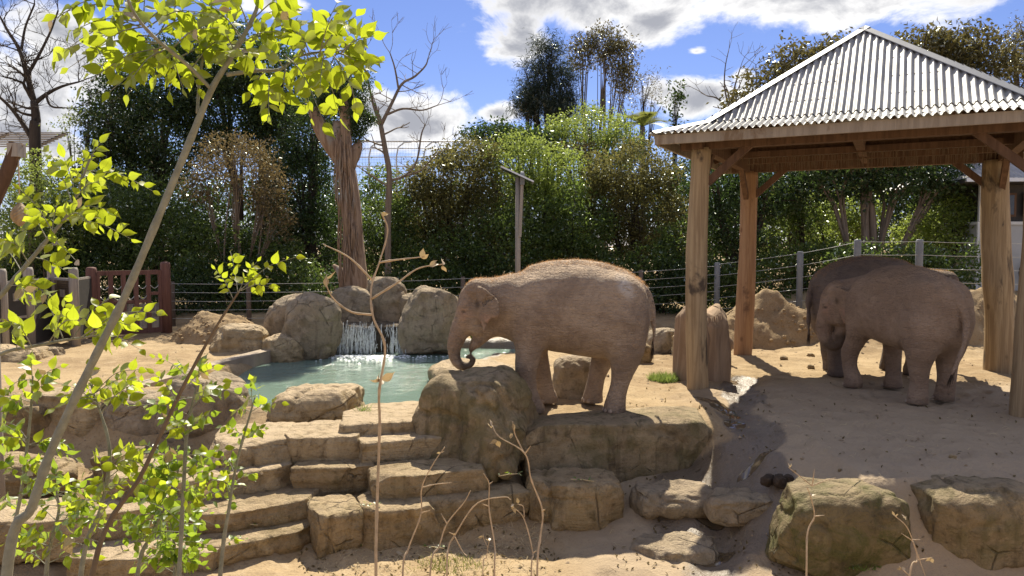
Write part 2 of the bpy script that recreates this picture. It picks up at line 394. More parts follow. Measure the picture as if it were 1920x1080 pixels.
def mk_roof():
    m, t, b, o = mat('galvanised_sheet'); v = objvec(t)
    n = t.noise(v, 1.6, 6, 0.65, 0.5); st = t.noise(t.scaled(v, (9.0, 9.0, 0.8)), 1.0, 5, 0.6, 0.3); n3 = t.noise(v, 22, 3, 0.6)
    c = t.mix(t.smooth(n, 0.35, 0.65), (0.30, 0.295, 0.285), (0.39, 0.385, 0.375)); c = t.mix(t.math('MULTIPLY', t.smooth(st, 0.54, 0.72), 0.45), c, (0.20, 0.165, 0.13)); c = t.mix(t.math('MULTIPLY', t.smooth(n3, 0.62, 0.8), 0.4), c, (0.16, 0.15, 0.14))
    t.put(b, 'Base Color', c); b.inputs['Roughness'].default_value = 0.5; b.inputs['Metallic'].default_value = 0.15
    return m
M['metal'] = mk_roof()
M['hip'] = plain('galvanised_cap', (0.23, 0.235, 0.25), 0.5, 0.1, 3, 0.3, 0.03, 0.004, 0.5)
M['wire'] = plain('fence_wire', (0.42, 0.42, 0.40), 0.4, 0.1, 20, 0.6, 0.0)
M['post_metal'] = plain('grey_painted_post', (0.20, 0.21, 0.225), 0.6, 0.12, 5)
M['post_brown'] = plain('brown_fence_post', (0.13, 0.10, 0.08), 0.7, 0.15, 5)
M['concrete'] = plain('concrete', (0.34, 0.275, 0.205), 0.9, 0.22, 3, 0.0, 0.4, 0.02)
M['render'] = plain('painted_render', (0.42, 0.42, 0.41), 0.8, 0.08, 1.5)
M['white'] = plain('white_trim', (0.62, 0.62, 0.60), 0.6, 0.06, 3)
M['dark'] = plain('dark_shade_panel', (0.055, 0.05, 0.045), 0.7, 0.15, 3)
M['panel'] = plain('solar_glass', (0.045, 0.055, 0.08), 0.15, 0.1, 4, 0.0, 0.0, 0.01, 0.6)
M['panel_frame'] = plain('aluminium_frame', (0.62, 0.63, 0.64), 0.4, 0.06, 4, 0.5, 0.0)
M['straw'] = plain('dry_straw', (0.55, 0.45, 0.27), 0.8, 0.25, 20, 0, 0)
M['white_bone'] = plain('pale_bark_chip', (0.6, 0.55, 0.46), 0.8, 0.2, 20)
M['dung'] = plain('dung', (0.075, 0.052, 0.035), 0.85, 0.35, 22, 0, 0.8, 0.03)
M['stone'] = plain('small_stone', (0.34, 0.255, 0.165), 0.9, 0.3, 12, 0, 0.5)
M['eye'] = plain('eye_surface', (0.02, 0.012, 0.008), 0.12, 0.1, 9, 0, 0, 0.01, 0.6)
M['nail'] = plain('toenail_horn', (0.34, 0.26, 0.20), 0.6, 0.2, 14)
M['hair'] = leafmat('ginger_hair', (0.36, 0.20, 0.10), (0.50, 0.31, 0.17), .5, .1, (0.62, 0.37, 0.18))
M['hair_dark'] = plain('dark_tail_hair', (0.05, 0.035, 0.025), 0.6, 0.25, 20, 0, 0)
M['skin'] = mk_skin('elephant_skin', (0.265, 0.192, 0.138), (0.405, 0.305, 0.222), (0.52, 0.36, 0.22))
M['skin_red'] = mk_skin('dusty_elephant_skin', (0.285, 0.20, 0.142), (0.385, 0.28, 0.205), (0.44, 0.30, 0.19))
M['skin_grey'] = mk_skin('grey_elephant_skin', (0.155, 0.118, 0.098), (0.215, 0.165, 0.135), (0.29, 0.21, 0.145))
# ------------------------------------------------------------------ terrain
POOL = np.array([G(402, 742, -.2)[:2], G(430, 712, -.2)[:2], G(470, 690, -.2)[:2], G(505, 668, -.2)[:2], (-5.6, 20.4), (-2.2, 20.6), (0.4, 20.2), (0.7, 18.8), (-0.6, 18.2), (-1.1, 16.4),
                 (-0.9, 14.0), (-0.95, 12.7), (-1.6, 12.15), (-3.0, 12.1), (-4.4, 12.45), (-5.3, 13.0)])
WATER_Z = -0.24
def polysd(x, y, poly):
    d = np.full(x.shape, 1e9); ins = np.zeros(x.shape, bool); n = len(poly)
    for i in range(n):
        ax, ay = poly[i]; bx, by = poly[(i + 1) % n]; ex, ey = bx - ax, by - ay
        t = np.clip(((x - ax) * ex + (y - ay) * ey) / (ex * ex + ey * ey), 0, 1)
        d = np.minimum(d, (x - ax - t * ex) ** 2 + (y - ay - t * ey) ** 2)
        c = ((ay > y) != (by > y)) & (x < (bx - ax) * (y - ay) / ((by - ay) if by != ay else 1e-9) + ax); ins ^= c
    d = np.sqrt(d); return np.where(ins, -d, d)
_front = [(-40, .95), (1.6, .95), (3.0, .55), (4.6, -.15), (5.8, -.8)]
_prof = [(-14, [(7, -.5), (9, -.3), (11, -.1), (12.2, .0)]),
         (-7.5, [(6.6, -1.0), (8.8, -1.0), (11.3, -.9), (11.8, -.7), (12.3, 0)]),
         (-5, [(6.6, -1.12), (8.6, -1.12), (10.4, -.95), (11.6, -.75), (12.1, -.1)]),
         (-4.1, [(6.6, -1.12), (8.6, -1.12), (10.0, -.75), (11.4, -.3), (12.1, -.08)]),
         (-0.3, [(6.6, -1.1), (9.1, -1.12), (9.5, -.9), (10.6, -.25), (11.5, -.05)]),
         (0.2, [(6.6, -1.1), (9.3, -1.1), (10.2, -.9), (10.75, -.8), (11.05, 0)]),
         (2.0, [(6.6, -1.1), (9.0, -1.08), (10.2, -.8), (10.7, -.7), (11.0, 0)]),
         (2.6, [(6.6, -1.1), (8.8, -1.05), (9.6, -.88), (10.4, -.74), (10.85, -.66), (11.1, 0)]),
         (2.95, [(6.6, -1.1), (8.2, -1.0), (8.7, -.85), (9.2, -.62), (10.0, -.5), (10.6, -.34), (11.1, -.08), (11.5, 0)]),
         (3.35, [(6.6, -1.05), (7.8, -1.0), (8.2, -.85), (8.8, -.45), (9.6, -.22), (10.8, -.04), (11.4, 0)]),
         (4.0, [(6.6, -1.0), (7.6, -.95), (7.9, -.6), (8.25, -.05), (8.6, 0)]),
         (16, [(6.6, -1.0), (7.6, -.95), (7.9, -.6), (8.25, -.05), (8.6, 0)])]
CHANNEL = [(4.55, 14.6), (4.2, 13.6), (3.95, 12.6), (3.55, 11.7), (3.45, 11.0), (3.55, 10.4), (3.2, 9.9), (2.75, 9.4), (2.55, 8.95), (2.35, 8.3), (2.1, 7.6)]
_pr = random.Random(55); PRINTS = [(_pr.uniform(-8, 9.5), _pr.uniform(6.8, 19), _pr.uniform(.14, .2)) for _ in range(170)] + [(_pr.uniform(3.6, 9.5), _pr.uniform(8.6, 15), _pr.uniform(.14, .2)) for _ in range(110)]
def height(x, y, detail=True):
    x = np.asarray(x, float); y = np.asarray(y, float)
    xs = [p[0] for p in _prof]
    hs = np.array([np.interp(y, *zip(*(_front + p[1] + [(400, p[1][-1][1])]))) for p in _prof])
    # the pool edge is level whatever the knot says
    i = np.clip(np.searchsorted(xs, x) - 1, 0, len(xs) - 2); x0 = np.take(xs, i); x1 = np.take(xs, i + 1)
    t = np.clip((x - x0) / (x1 - x0), 0, 1)
    ii = np.arange(hs.shape[1]) if hs.ndim == 2 else None
    h = hs[i, ii] * (1 - t) + hs[i + 1, ii] * t
    h = h * (1 - sstep(11.8, 13, y)) + 0.0
    h = h + 0.75 * sstep(17.0, 20.5, y) * sstep(6.5, 10.0, x)          # bank along the right fence
    h = h + 0.35 * sstep(21.5, 25, y) + 0.3 * sstep(14, 17, -x) * sstep(8, 14, y)
    if detail:
        p = np.stack([x, y, 0 * x], 1); amp = 1 - 0.85 * sstep(60, 120, np.hypot(x, y))
        h = h + amp * (0.055 * fbm(p * 0.7, 3, 3) + 0.040 * fbm(p * 2.6, 5, 3) + 0.018 * fbm(p * 8.0, 9, 2))
        lower = sstep(-.3, -.8, h) * sstep(6, 7, y); h = h + lower * 0.06 * fbm(p * 1.6, 31, 3)
    sd = polysd(x, y, POOL); h = h - sstep(0.25, -0.45, sd) * 1.0
    if detail and x.size > 4000:   # elephant footprints pressed into the earth
        for (fx, fy, fr) in PRINTS:
            m = (np.abs(x - fx) < .4) & (np.abs(y - fy) < .4)
            if m.any():
                q = np.hypot(x[m] - fx, y[m] - fy) / fr; h[m] += -.028 * sstep(1.0, .75, q) + .012 * np.exp(-((q - 1.12) / .18) ** 2)
    # drain channel worn by running water
    d = np.full(x.shape, 9.0)
    for (a, b) in zip(CHANNEL[:-1], CHANNEL[1:]):
        ex, ey = b[0] - a[0], b[1] - a[1]; t = np.clip(((x - a[0]) * ex + (y - a[1]) * ey) / (ex * ex + ey * ey), 0, 1)
        d = np.minimum(d, np.hypot(x - a[0] - t * ex, y - a[1] - t * ey))
    h = h - 0.075 * sstep(0.42, 0.05, d)
    return h, d
def hz(x, y): return float(height(np.array([x]), np.array([y]))[0][0])

def grow(a, b, step, far, ratio=1.22):
    core = list(np.arange(a, b + 1e-6, step)); s = step; q = core[-1]; out = []
    while q < far: s *= ratio; q += s; out.append(q)
    s = step; q = core[0]; pre = []
    while q > -far: s *= ratio; q -= s; pre.append(q)
    return np.array(pre[::-1] + core + out)
def build_ground():
    xs = grow(-9.0, 11.0, 0.065, 900); ys = grow(5.6, 22.5, 0.065, 900)
    X, Y = np.meshgrid(xs, ys); x = X.ravel(); y = Y.ravel(); z, d = height(x, y)
    nx, ny = len(xs), len(ys); idx = np.arange(nx * ny).reshape(ny, nx)
    q = np.stack([idx[:-1, :-1], idx[:-1, 1:], idx[1:, 1:], idx[1:, :-1]], -1).reshape(-1, 4)
    me = mesh_np('ground', np.stack([x, y, z], 1), q, True, M['dirt'])
    p = np.stack([x, y, 0 * x], 1)
    wet = sstep(0.50, 0.08, d + 0.24 * fbm(p * 1.7, 71, 3)) * 1.0
    def spot(cx, cy, r): return sstep(r, r * 0.35, np.hypot(x - cx, (y - cy) * 0.8))
    g = G(1340, 960, -1.02); wet = np.maximum(wet, spot(g[0], g[1], 0.62)); g = G(1330, 1035, -1.1); wet = np.maximum(wet, spot(g[0], g[1], 0.45))
    wet = np.maximum(wet, 0.75 * sstep(1.1, 0.0, polysd(x, y, POOL)) * sstep(14.5, 16, y) * sstep(-6, -4.5, x))
    wet = np.maximum(wet, 1.0 * sstep(1.3, .5, np.hypot((x - 2.6) / .95, (y - 9.4) / 1.6) + .35 * fbm(p * 1.3, 91, 3)))
    fattr(me, 'wet', np.clip(wet, 0, 1))
    sw = 0 * x                     # standing water along the drain
    for (px, py, z0, rx, ry, rot) in [(1345, 765, -.05, .17, .8, .2), (1356, 712, -.05, .26, .4, .5), (1345, 985, -1.03, .34, .36, 0), (1330, 1048, -1.12, .32, .2, 0), (1378, 792, -.05, .16, .2, .4), (1420, 838, -.08, .3, .12, .1)]:
        g = G(px, py, z0); dx, dy = x - g[0], y - g[1]; u = dx * math.cos(rot) + dy * math.sin(rot); v_ = -dx * math.sin(rot) + dy * math.cos(rot); sw = np.maximum(sw, sstep(1.3, .55, np.hypot(u / rx, v_ / ry)))
    fattr(me, 'standing_water', sw)
    packed_shade = sstep(2.6, 3.8, x + 0.6 * fbm(p * 0.8, 77, 3)) * sstep(14.6, 13.2, y) + 0.8 * sstep(-.3, -.7, z) * sstep(0.3, 1.2, x)  # shaded floor by the shelter and pit, lifted through its colour
    fattr(me, 'packed_shade', np.clip(packed_shade, 0, 1))
    o = link('ground', me); tag(o, 'sunlit tan earth floor of the enclosure', None, None, 'structure')
    # pool water
    m, t, b, out = mat('pool_water')
    pos = t.node('ShaderNodeNewGeometry').outputs['Position']
    n1 = t.noise(t.scaled(pos, (1.0, 2.0, 1)), 3.4, 4, 0.6, 0.8); n2 = t.noise(t.scaled(pos, (1, 1.7, 1)), 13.0, 3, 0.6, 0.5)
    c = t.mix(t.noise(pos, 0.5, 3), (0.13, 0.195, 0.155), (0.19, 0.265, 0.215))
    t.put(b, 'Base Color', c); b.inputs['Roughness'].default_value = 0.06; b.inputs['IOR'].default_value = 1.33; b.inputs['Specular IOR Level'].default_value = 0.5
    dn = t.node('ShaderNodeVectorMath', operation='DISTANCE'); t.put(dn, 0, pos); dn.inputs[1].default_value = (-3.5, 19.0, WATER_Z)
    turb = t.math('ADD', 0.30, t.math('MULTIPLY', 0.85, t.smooth(dn.outputs['Value'], 6.0, 0.5)))
    h = t.math('MULTIPLY', t.math('ADD', n1, t.math('MULTIPLY', n2, 0.35)), turb)
    t.put(b, 'Normal', t.bump(h, 1.0, 0.075))
    xs2 = np.linspace(-7.2, 1.4, 60); ys2 = np.linspace(11.9, 21.2, 60); X, Y = np.meshgrid(xs2, ys2)
    sd = polysd(X.ravel(), Y.ravel(), POOL).reshape(X.shape); idx = np.arange(X.size).reshape(X.shape)
    keep = (np.maximum.reduce([sd[:-1, :-1], sd[:-1, 1:], sd[1:, 1:], sd[1:, :-1]]) < 0.42)
    q = np.stack([idx[:-1, :-1], idx[:-1, 1:], idx[1:, 1:], idx[1:, :-1]], -1)[keep]
    zz = WATER_Z + 0.008 * fbm(np.stack([X.ravel() * 1.5, Y.ravel() * 2.5, 0 * X.ravel()], 1), 4, 2)
    o = link('pool_water', mesh_np('pool_water', np.stack([X.ravel(), Y.ravel(), zz], 1), q, True, m)); tag(o, 'rippled turquoise water of the elephant pool', None, None, 'structure')
build_ground()

# ------------------------------------------------------------------ rocks
_cube = {}
def cubegrid(n):
    if n in _cube: return _cube[n]
    bm = bmesh.new(); bmesh.ops.create_cube(bm, size=2.0)
    bmesh.ops.subdivide_edges(bm, edges=bm.edges[:], cuts=n - 1, use_grid_fill=True)
    bm.verts.ensure_lookup_table(); v = np.array([q.co[:] for q in bm.verts]); f = np.array([[q.index for q in p.verts] for p in bm.faces]); bm.free()
    _cube[n] = (v, f); return _cube[n]
def rock_mesh(size, seed, e=3.0, rough=0.12, strata=0.0, n=24, taper=0.0, lean=(0, 0), topflat=0.0, bow=0.0, cracks=0.0, fine=1.0, facets=7):
    v, f = cubegrid(n); v = v.copy()
    w = np.sign(v) * np.abs(v) ** 0.92
    s = 1.0 / (np.sum(np.abs(w) ** e, 1) ** (1 / e))[:, None]; q = w * s
    sz = np.array(size) / 2; nrm = np.sign(q) * np.abs(q) ** (e - 1); nrm /= np.linalg.norm(nrm, axis=1)[:, None] + 1e-9
    p = q * sz; m = float(np.mean(sz))
    p[:, :2] *= (1 - taper * q[:, 2:3])
    p[:, 0] += lean[0] * q[:, 2] * sz[2]; p[:, 1] += lean[1] * q[:, 2] * sz[2]
    if bow: p[:, 1] += bow * (q[:, 0] ** 2 - 0.35) * sz[0]
    fr_ = random.Random(seed * 13 + 5)   # planes where pieces have broken away
    for k in range(facets):
        nv = np.array([fr_.gauss(0, 1), fr_.gauss(0, 1), fr_.uniform(-.35, .8)]); nv /= np.linalg.norm(nv); s_ = p @ nv; over = s_ - s_.max() * fr_.uniform(.76, .93)
        p = p - nv * (np.maximum(over, 0) * .93)[:, None]
    d = rough * m * (1.3 * fbm(p / m * 0.75 + seed * 3.7, seed, 3) + 0.45 * fbm(p / m * 2.4 + seed, seed + 9, 4) * 1.0)
    # chipped facets
    fac = np.abs(fbm(p / m * 1.3 + 5.1, seed + 31, 2)); d -= rough * m * 0.55 * sstep(0.18, 0.02, fac)
    d += 0.024 * fine * fbm(p * 6.0, seed + 3, 4) + 0.03 * fine * np.abs(fbm(p * 2.6 + 9, seed + 13, 3))
    if strata:
        lay = vnoise(np.stack([p[:, 0] * 0.5, p[:, 1] * 0.5, p[:, 2] * 9 + 0.8 * fbm(p * 0.9, seed + 5, 2)], 1), seed + 2)
        d += strata * lay * (1 - np.abs(nrm[:, 2]))
    if cracks:
        for k in range(2):
            rr = random.Random(seed * 7 + k); c = rr.uniform(-.65, .65) * sz[0]; sl = rr.uniform(-.35, .35)
            dd = np.abs(p[:, 0] - c - sl * p[:, 2] - 0.06 * vnoise(p * 4, seed + k)); d -= cracks * sstep(0.05, 0.0, dd)
    if topflat: d = d * (1 - topflat * sstep(0.5, 0.95, nrm[:, 2]))
    p = p + nrm * d[:, None]
    return p, f
ROCKS = []
def rock(name, label, c, size, rz=0.0, seed=1, mat_='rock', cat='rock', group=None, tilt=(0, 0), **kw):
    p, f = rock_mesh(size, seed, **kw)
    o = link(name, mesh_np(name, p, f, True, M[mat_])); o.location = c; o.rotation_euler = (tilt[0], tilt[1], rz)
    tag(o, label, cat, group); ROCKS.append(o); return o
def slab(label, a, b, z, depth, thick, seed, mat_='rock', bow=0.0, name='stone_step', cat='step', rough=0.055, **kw):
    A = G(a[0], a[1], z); B = G(b[0], b[1], z); d = B - A; L = float(np.hypot(d[0], d[1])); rz = math.atan2(d[1], d[0])
    back = np.array([-math.sin(rz), math.cos(rz)]); c = (A + B) / 2
    c = (c[0] + back[0] * depth / 2, c[1] + back[1] * depth / 2, z - thick / 2)
    return rock(name, label, c, (L * 1.13 + .03, depth, thick), rz, seed, mat_, cat, 'stone steps down from the pool', e=16.0, facets=9, rough=rough, strata=0.02, topflat=0.6, bow=bow, cracks=0.035, n=36, fine=.55, **kw)

def build_rocks():
    # steps, from the low ground up to the pool
    slab('long lowest stone step, its middle block under the dry twigs', (662, 962), (818, 950), -.63, .8, .62, 11, 'rock_red')
    slab('short end block of the lowest central step, next to the left flight', (596, 969), (672, 959), -.63, .8, .62, 12, 'rock_red')
    slab('right block of the lowest central step, half in elephant shadow', (820, 946), (990, 922), -.63, .8, .6, 13, 'rock_red')
    slab('second stone step, narrow and half shaded, beneath the trunk rock', (718, 898), (940, 876), -.34, .75, .55, 14, 'rock_red')
    slab('squarish second step block between the left and right flights', (552, 878), (692, 876), -.34, .75, .5, 15, 'rock_red')
    slab('third stone step running up to the trunk rock', (676, 832), (885, 814), -.07, .75, .5, 16, 'rock')
    slab('top sandstone step at the pool edge beside the trunk rock', (652, 797), (852, 784), .09, 1.45, .5, 17, 'rock')
    slab('layered sandstone sheet sloping from the pool boulder to the steps', (535, 822), (672, 818), -.02, 1.1, .42, 18, 'rock')
    slab('broad stepped rock sheet left of the pool boulder', (395, 838), (548, 830), -.05, 1.3, .45, 19, 'rock')
    slab('third step of the left flight, pale top and dark face', (352, 902), (552, 872), -.34, .8, .5, 20, 'rock')
    slab('curved second step of the left flight with a bright top', (372, 974), (602, 932), -.62, .85, .5, 21, 'rock_red', bow=0.06)
    slab('lowest step of the left flight with a deep reddish face', (385, 1030), (604, 988), -.86, .75, .5, 22, 'rock_red', bow=0.05)
    slab('pale step slab half hidden behind the leafy shrubs', (170, 968), (372, 940), -.55, .85, .5, 23, 'rock')
    slab('low pale slab under the shrubs beside the lowest left step', (105, 1055), (388, 1042), -.88, .8, .45, 24, 'rock')
    slab('shaded upper slab behind the leafy shrubs', (215, 900), (362, 880), -.28, .9, .5, 25, 'rock')
    slab('flat slab at the foot of the large green sapling', (-60, 985), (150, 975), -.55, .9, .5, 26, 'rock')
    # rocks at the near pool rim
    c = at(590, 768, 11.9); rock('pool_boulder', 'wedge shaped layered boulder on the near pool rim', (c[0], c[1] + .25, .03), (1.45, 1.15, .50), .05, 41, 'rock', e=3.4, rough=.15, strata=.035, lean=(.3, .2), n=36)
    c = at(375, 765, 12.4); rock('round_boulder', 'smooth round grey boulder at the left pool corner', (c[0], c[1] + .1, -.16), (1.5, 1.25, 1.3), .2, 42, 'rock_grey', e=2.5, rough=.09, n=34, facets=3)
    c = at(262, 775, 12.4); rock('slanting_rock', 'long low rock leaning against the round grey boulder', (c[0], c[1] + .15, -.38), (1.5, 1.1, 1.1), -.15, 43, 'rock_grey', e=2.8, rough=.12, n=28)
    c = at(150, 765, 12.6); rock('edge_rock', 'tan flat-topped rock at the end of the concrete kerb', (c[0], c[1] + .05, -.42), (1.3, 1.2, 1.2), .1, 44, 'rock', e=4.5, rough=.1, n=28)
    c = at(35, 785, 12.5); rock('edge_rock', 'broken ledge rock at the left end of the pool bank', (c[0], c[1] + .05, -.45), (1.6, 1.2, 1.15), -.1, 45, 'rock_red', e=4.5, rough=.13, n=28)
    c = at(20, 855, 10.8); rock('bank_rock', 'dark sloping bank rock behind the sapling stem', (c[0], c[1], -.78), (1.9, 1.0, .6), .15, 46, 'rock_red', e=3.0, rough=.14, n=28)
    c = at(270, 840, 11.4); rock('bank_rock', 'shaded bank rock below the round grey boulder', (c[0], c[1], -.8), (1.6, .8, .5), .05, 47, 'rock_red', e=3.2, rough=.13, n=28)
    c = at(30, 660, 17.2); rock('flat_rock', 'low flat rock outcrop in front of the timber fence', (c[0], c[1], .0), (1.9, 1.5, .55), .1, 48, 'rock', e=3.0, rough=.14)
    c = at(98, 652, 17.8); rock('small_stone', 'small dark stone by the low rock outcrop', (c[0], c[1], .02), (.5, .4, .34), .3, 49, 'rock_grey', e=3.0, rough=.2, n=12)
    # the trunk rock, ledge and blocks on the right
    c = at(893, 790, 10.95); rock('trunk_rock', 'big brown boulder under the eating elephant\'s trunk', (c[0] - .02, c[1] + .02, .06), (1.6, 1.35, 1.32), -.5, 51, 'rock_ledge', e=6.0, rough=.15, lean=(-.16, .16), taper=.06, n=44, strata=.02)
    c = at(828, 745, 11.5); rock('pool_corner_rock', 'pale knob of rock between pool and trunk boulder', (c[0], c[1], .14), (.55, .6, .62), .2, 52, 'rock', e=2.7, rough=.12, n=20)
    A = G(985, 803, 0.04); B = G(1345, 778, 0.04); L = math.hypot(*(B - A)[:2]); rz = math.atan2((B - A)[1], (B - A)[0])
    rock('rock_ledge', 'long stained rock ledge the eating elephant stands behind', ((A + B)[0] / 2 + .05, (A + B)[1] / 2 + .36, -.46), (L * 1.06, 1.15, 1.02), rz, 53, 'rock_ledge', e=7.0, rough=.07, bow=-.08, topflat=.75, n=48, strata=.015)
    c = at(1080, 935, 9.85); rock('foot_block', 'low reddish block below the rock ledge with leaf scraps on it', (c[0], c[1] + .12, -.80), (1.26, .95, .72), .06, 54, 'rock_red', e=4.0, rough=.09, topflat=.3, cracks=.05, n=32)
    c = at(1265, 895, 9.9); rock('drain_rock', 'half buried rock at the top of the muddy drain', (c[0], c[1] + .05, -.80), (1.35, .85, .42), -.1, 55, 'rock_grey', e=2.7, rough=.12, n=26)
    c = at(1405, 905, 9.2); rock('drain_rock', 'low moist rock shelf beside the dung in the drain', (c[0], c[1] + .15, -.68), (1.0, .6, .36), -.05, 56, 'rock_grey', e=4.0, rough=.12, n=24)
    c = at(1265, 985, 9.0); rock('drain_rock', 'low rock shelf lit by a patch of sun in the drain', (c[0], c[1] + .05, -1.17), (1.25, .8, .42), .15, 57, 'rock_grey', e=2.8, rough=.12, n=24)
    c = at(1570, 985, 8.15); rock('mossy_boulder', 'green mossy boulder holding up the shaded earth bank', (c[0] + .02, c[1] + .1, -.54), (1.45, .98, 1.05), .03, 58, 'rock_moss', e=3.8, rough=.09, topflat=.2, n=40)
    c = at(1815, 975, 8.2); rock('bank_boulder', 'broad brown speckled boulder beside the mossy one', (c[0] + .1, c[1] + .1, -.50), (1.62, 1.0, .95), -.03, 59, 'rock_ledge', e=3.2, rough=.10, n=38)
    c = at(1990, 985, 8.1); rock('bank_boulder', 'bank boulder running out past the brown speckled one', (c[0] + .35, c[1] + .15, -.52), (1.0, .9, .9), .1, 60, 'rock_ledge', e=3.2, rough=.1, n=20)
    # the waterfall rocks
    def bl(px, top, bot, w, d, label, seed, mm='rock_grey', dy=0.0, depthm=None, name='waterfall_boulder', **kw):
        zb = WATER_Z - .25; zt = CAM_Z - (top - 460) / FPX * d * 1.0
        x = (px - 960) / FPX * d; W = w / FPX * d
        k = dict(e=2.7, rough=.12, n=30, facets=6); k.update(kw)
        return rock(name, label, (x, d * 1.0 + dy, (zb + zt) / 2), (W, depthm or W * .9, (zt - zb)), kw.pop('rz', 0) if False else 0.1 * (seed % 5 - 2), seed, mm, **k)
    bl(545, 548, 650, 98, 20.0, 'rounded boulder at the outer left of the waterfall', 61, lean=(.25, 0))
    bl(588, 546, 665, 108, 18.9, 'tall egg shaped boulder on the left of the waterfall', 62, lean=(.12, .0), e=2.5)
    bl(528, 625, 672, 78, 18.4, 'low rounded rock below the egg shaped boulder', 63, 'rock', e=2.5)
    bl(445, 606, 660, 112, 18.6, 'flat pale boulder at the end of the concrete kerb', 64, 'rock', depthm=1.3)
    bl(662, 538, 640, 92, 20.9, 'blocky rock behind the left water spout', 65, 'rock_grey', e=3.2)
    bl(722, 518, 640, 80, 21.1, 'upright rock topping the middle of the waterfall', 66, 'rock_grey', e=3.0)
    bl(806, 540, 664, 108, 19.6, 'pale squarish boulder on the right of the waterfall', 67, 'rock_grey', e=3.3, lean=(.06, 0))
    bl(770, 548, 640, 60, 20.9, 'rock wedged behind the right water spout', 68, 'rock_grey')
    bl(700, 603, 668, 168, 20.3, 'dark wet ledge the water spills over', 69, 'rock_wet', name='waterfall_ledge', e=5.5, rough=.06, depthm=1.3)
    # rocks behind and beside the eating elephant
    c = at(1078, 712, 12.9); rock('shaded_boulder', 'grey boulder seen between the eating elephant\'s legs', (c[0], c[1] + .05, .26), (.80, .72, .86), .1, 71, 'rock_grey', e=3.0, rough=.1, n=26)
    c = at(1245, 622, 18.4); rock('far_boulder', 'rounded boulder behind the elephant\'s tail', (c[0], c[1], .2), (.85, .8, .72), .1, 72, 'rock_grey', e=2.4, rough=.08)
    c = at(1203, 640, 16.6); rock('far_boulder', 'small brown boulder below the elephant\'s tail', (c[0], c[1], .16), (.5, .5, .55), .1, 73, 'rock_red', e=2.6, rough=.12, n=16)
    c = at(905, 680, 15.2); rock('beach_rock', 'flat pale rock on the far side of the trunk boulder', (c[0] - .1, c[1], -.06), (1.9, 2.4, .5), .3, 74, 'rock', e=3.0, rough=.1)
    c = at(1290, 615, 17.6); rock('far_boulder', 'low rock between elephant tail and carved stump', (c[0], c[1], .2), (.8, .7, .7), .4, 75, 'rock', e=2.6, rough=.14, n=18)
    # concrete kerb along the pool
    pts = spline([(*G(198, 742, .02)[:2], 0), (*G(300, 712, .02)[:2], 0), (*G(400, 684, .02)[:2], 0), (*G(500, 658, .02)[:2], 0)], 24)
    mb = MB()
    for a, b in zip(pts[:-1], pts[1:]):
        d = (b - a) / np.linalg.norm(b - a); s = np.array([-d[1], d[0], 0]) * .16
        mb.hexa([(*(p + q)[:2], z) for z in (-.75, .055) for p, q in ((a, s), (a, -s), (b, -s), (b, s))])
    o = mb.build('pool_kerb', M['concrete']); tag(o, 'curved concrete kerb along the left side of the pool', 'kerb')
    # waterfall
    m, t, b, out = mat('falling_water'); b.inputs['Base Color'].default_value = (0.85, 0.9, 0.92, 1); b.inputs['Roughness'].default_value = 0.15
    b.inputs['Transmission Weight'].default_value = 0.25; b.inputs['Specular IOR Level'].default_value = 0.6
    mb = MB(); R = random.Random(5)
    for (p0, p1, cnt) in ((630, 702, 300), (734, 764, 110), (702, 736, 24)):
        for k in range(cnt):
            px = R.uniform(p0, p1); d = 19.5 + R.uniform(-.10, .06); x = (px - 960) / FPX * d
            zt = .60 + R.uniform(-.06, .05); ln = R.choice([.12, .2, .35, .6, .84]); off = R.uniform(0, .6)
            z0 = zt - off; z1 = max(WATER_Z, z0 - ln); fl = R.uniform(.10, .34); xx = R.uniform(-.05, .05)
            if z0 - z1 < .04: continue
            q = []
            for i in range(7):
                u = i / 6; zz = z0 + (z1 - z0) * u; fall = max(zt - zz, 0)
                q.append((x + xx * fall + R.uniform(-.008, .008) * (1 + fall), d - fl * math.sqrt(fall) - .02 + R.uniform(-.01, .01), zz))
            r = R.uniform(.0025, .0085); mb.tube(q, [r * .2] + [r * R.uniform(.4, 1.5) for _ in range(5)] + [r * .15], 4)
    w = mb.build('waterfall', m, None, True); tag(w, 'white curtain of water falling into the pool', 'waterfall', None, 'stuff')
    mb = MB()
    m2, t, b, out = mat('foam'); b.inputs['Base Color'].default_value = (0.8, 0.85, 0.86, 1); b.inputs['Roughness'].default_value = 0.4
    for k in range(420):
        x = R.gauss(-3.75, .75); y = 19.15 - abs(R.gauss(0, .38)); s = R.uniform(.008, .035)
        if polysd(np.array([x]), np.array([y]), POOL)[0] > -.1: continue
        mb.add([(x - s * 1.6, y, WATER_Z), (x, y - s, WATER_Z), (x + s * 1.6, y, WATER_Z), (x, y + s, WATER_Z), (x, y, WATER_Z + s * .8)], [(0, 1, 4), (1, 2, 4), (2, 3, 4), (3, 0, 4)])
    o = mb.build('splash_foam', m2, None, True); tag(o, 'white foam where the waterfall meets the pool', 'foam', None, 'stuff')
    # loose pebbles and crumbs of earth all over the floor
    n = 2600; rs = np.random.RandomState(12); px_ = rs.uniform(-8.5, 10.5, n); py_ = rs.uniform(6.6, 20.5, n) ** 1.0; pz_ = height(px_, py_)[0]; s_ = .006 + .022 * rs.uniform(0, 1, n) ** 3.2 * (.6 + py_ / 14)
    keep = (polysd(px_, py_, POOL) > .3); px_, py_, pz_, s_ = px_[keep], py_[keep], pz_[keep], s_[keep]; n = len(px_)
    base = np.array([(1, 0, 0), (-.1, 1, .1), (-1, .1, 0), (0, -1, .1), (.1, .05, .75), (0, 0, -.5)]); tri = np.array([(0, 1, 4), (1, 2, 4), (2, 3, 4), (3, 0, 4), (1, 0, 5), (2, 1, 5), (3, 2, 5), (0, 3, 5)])
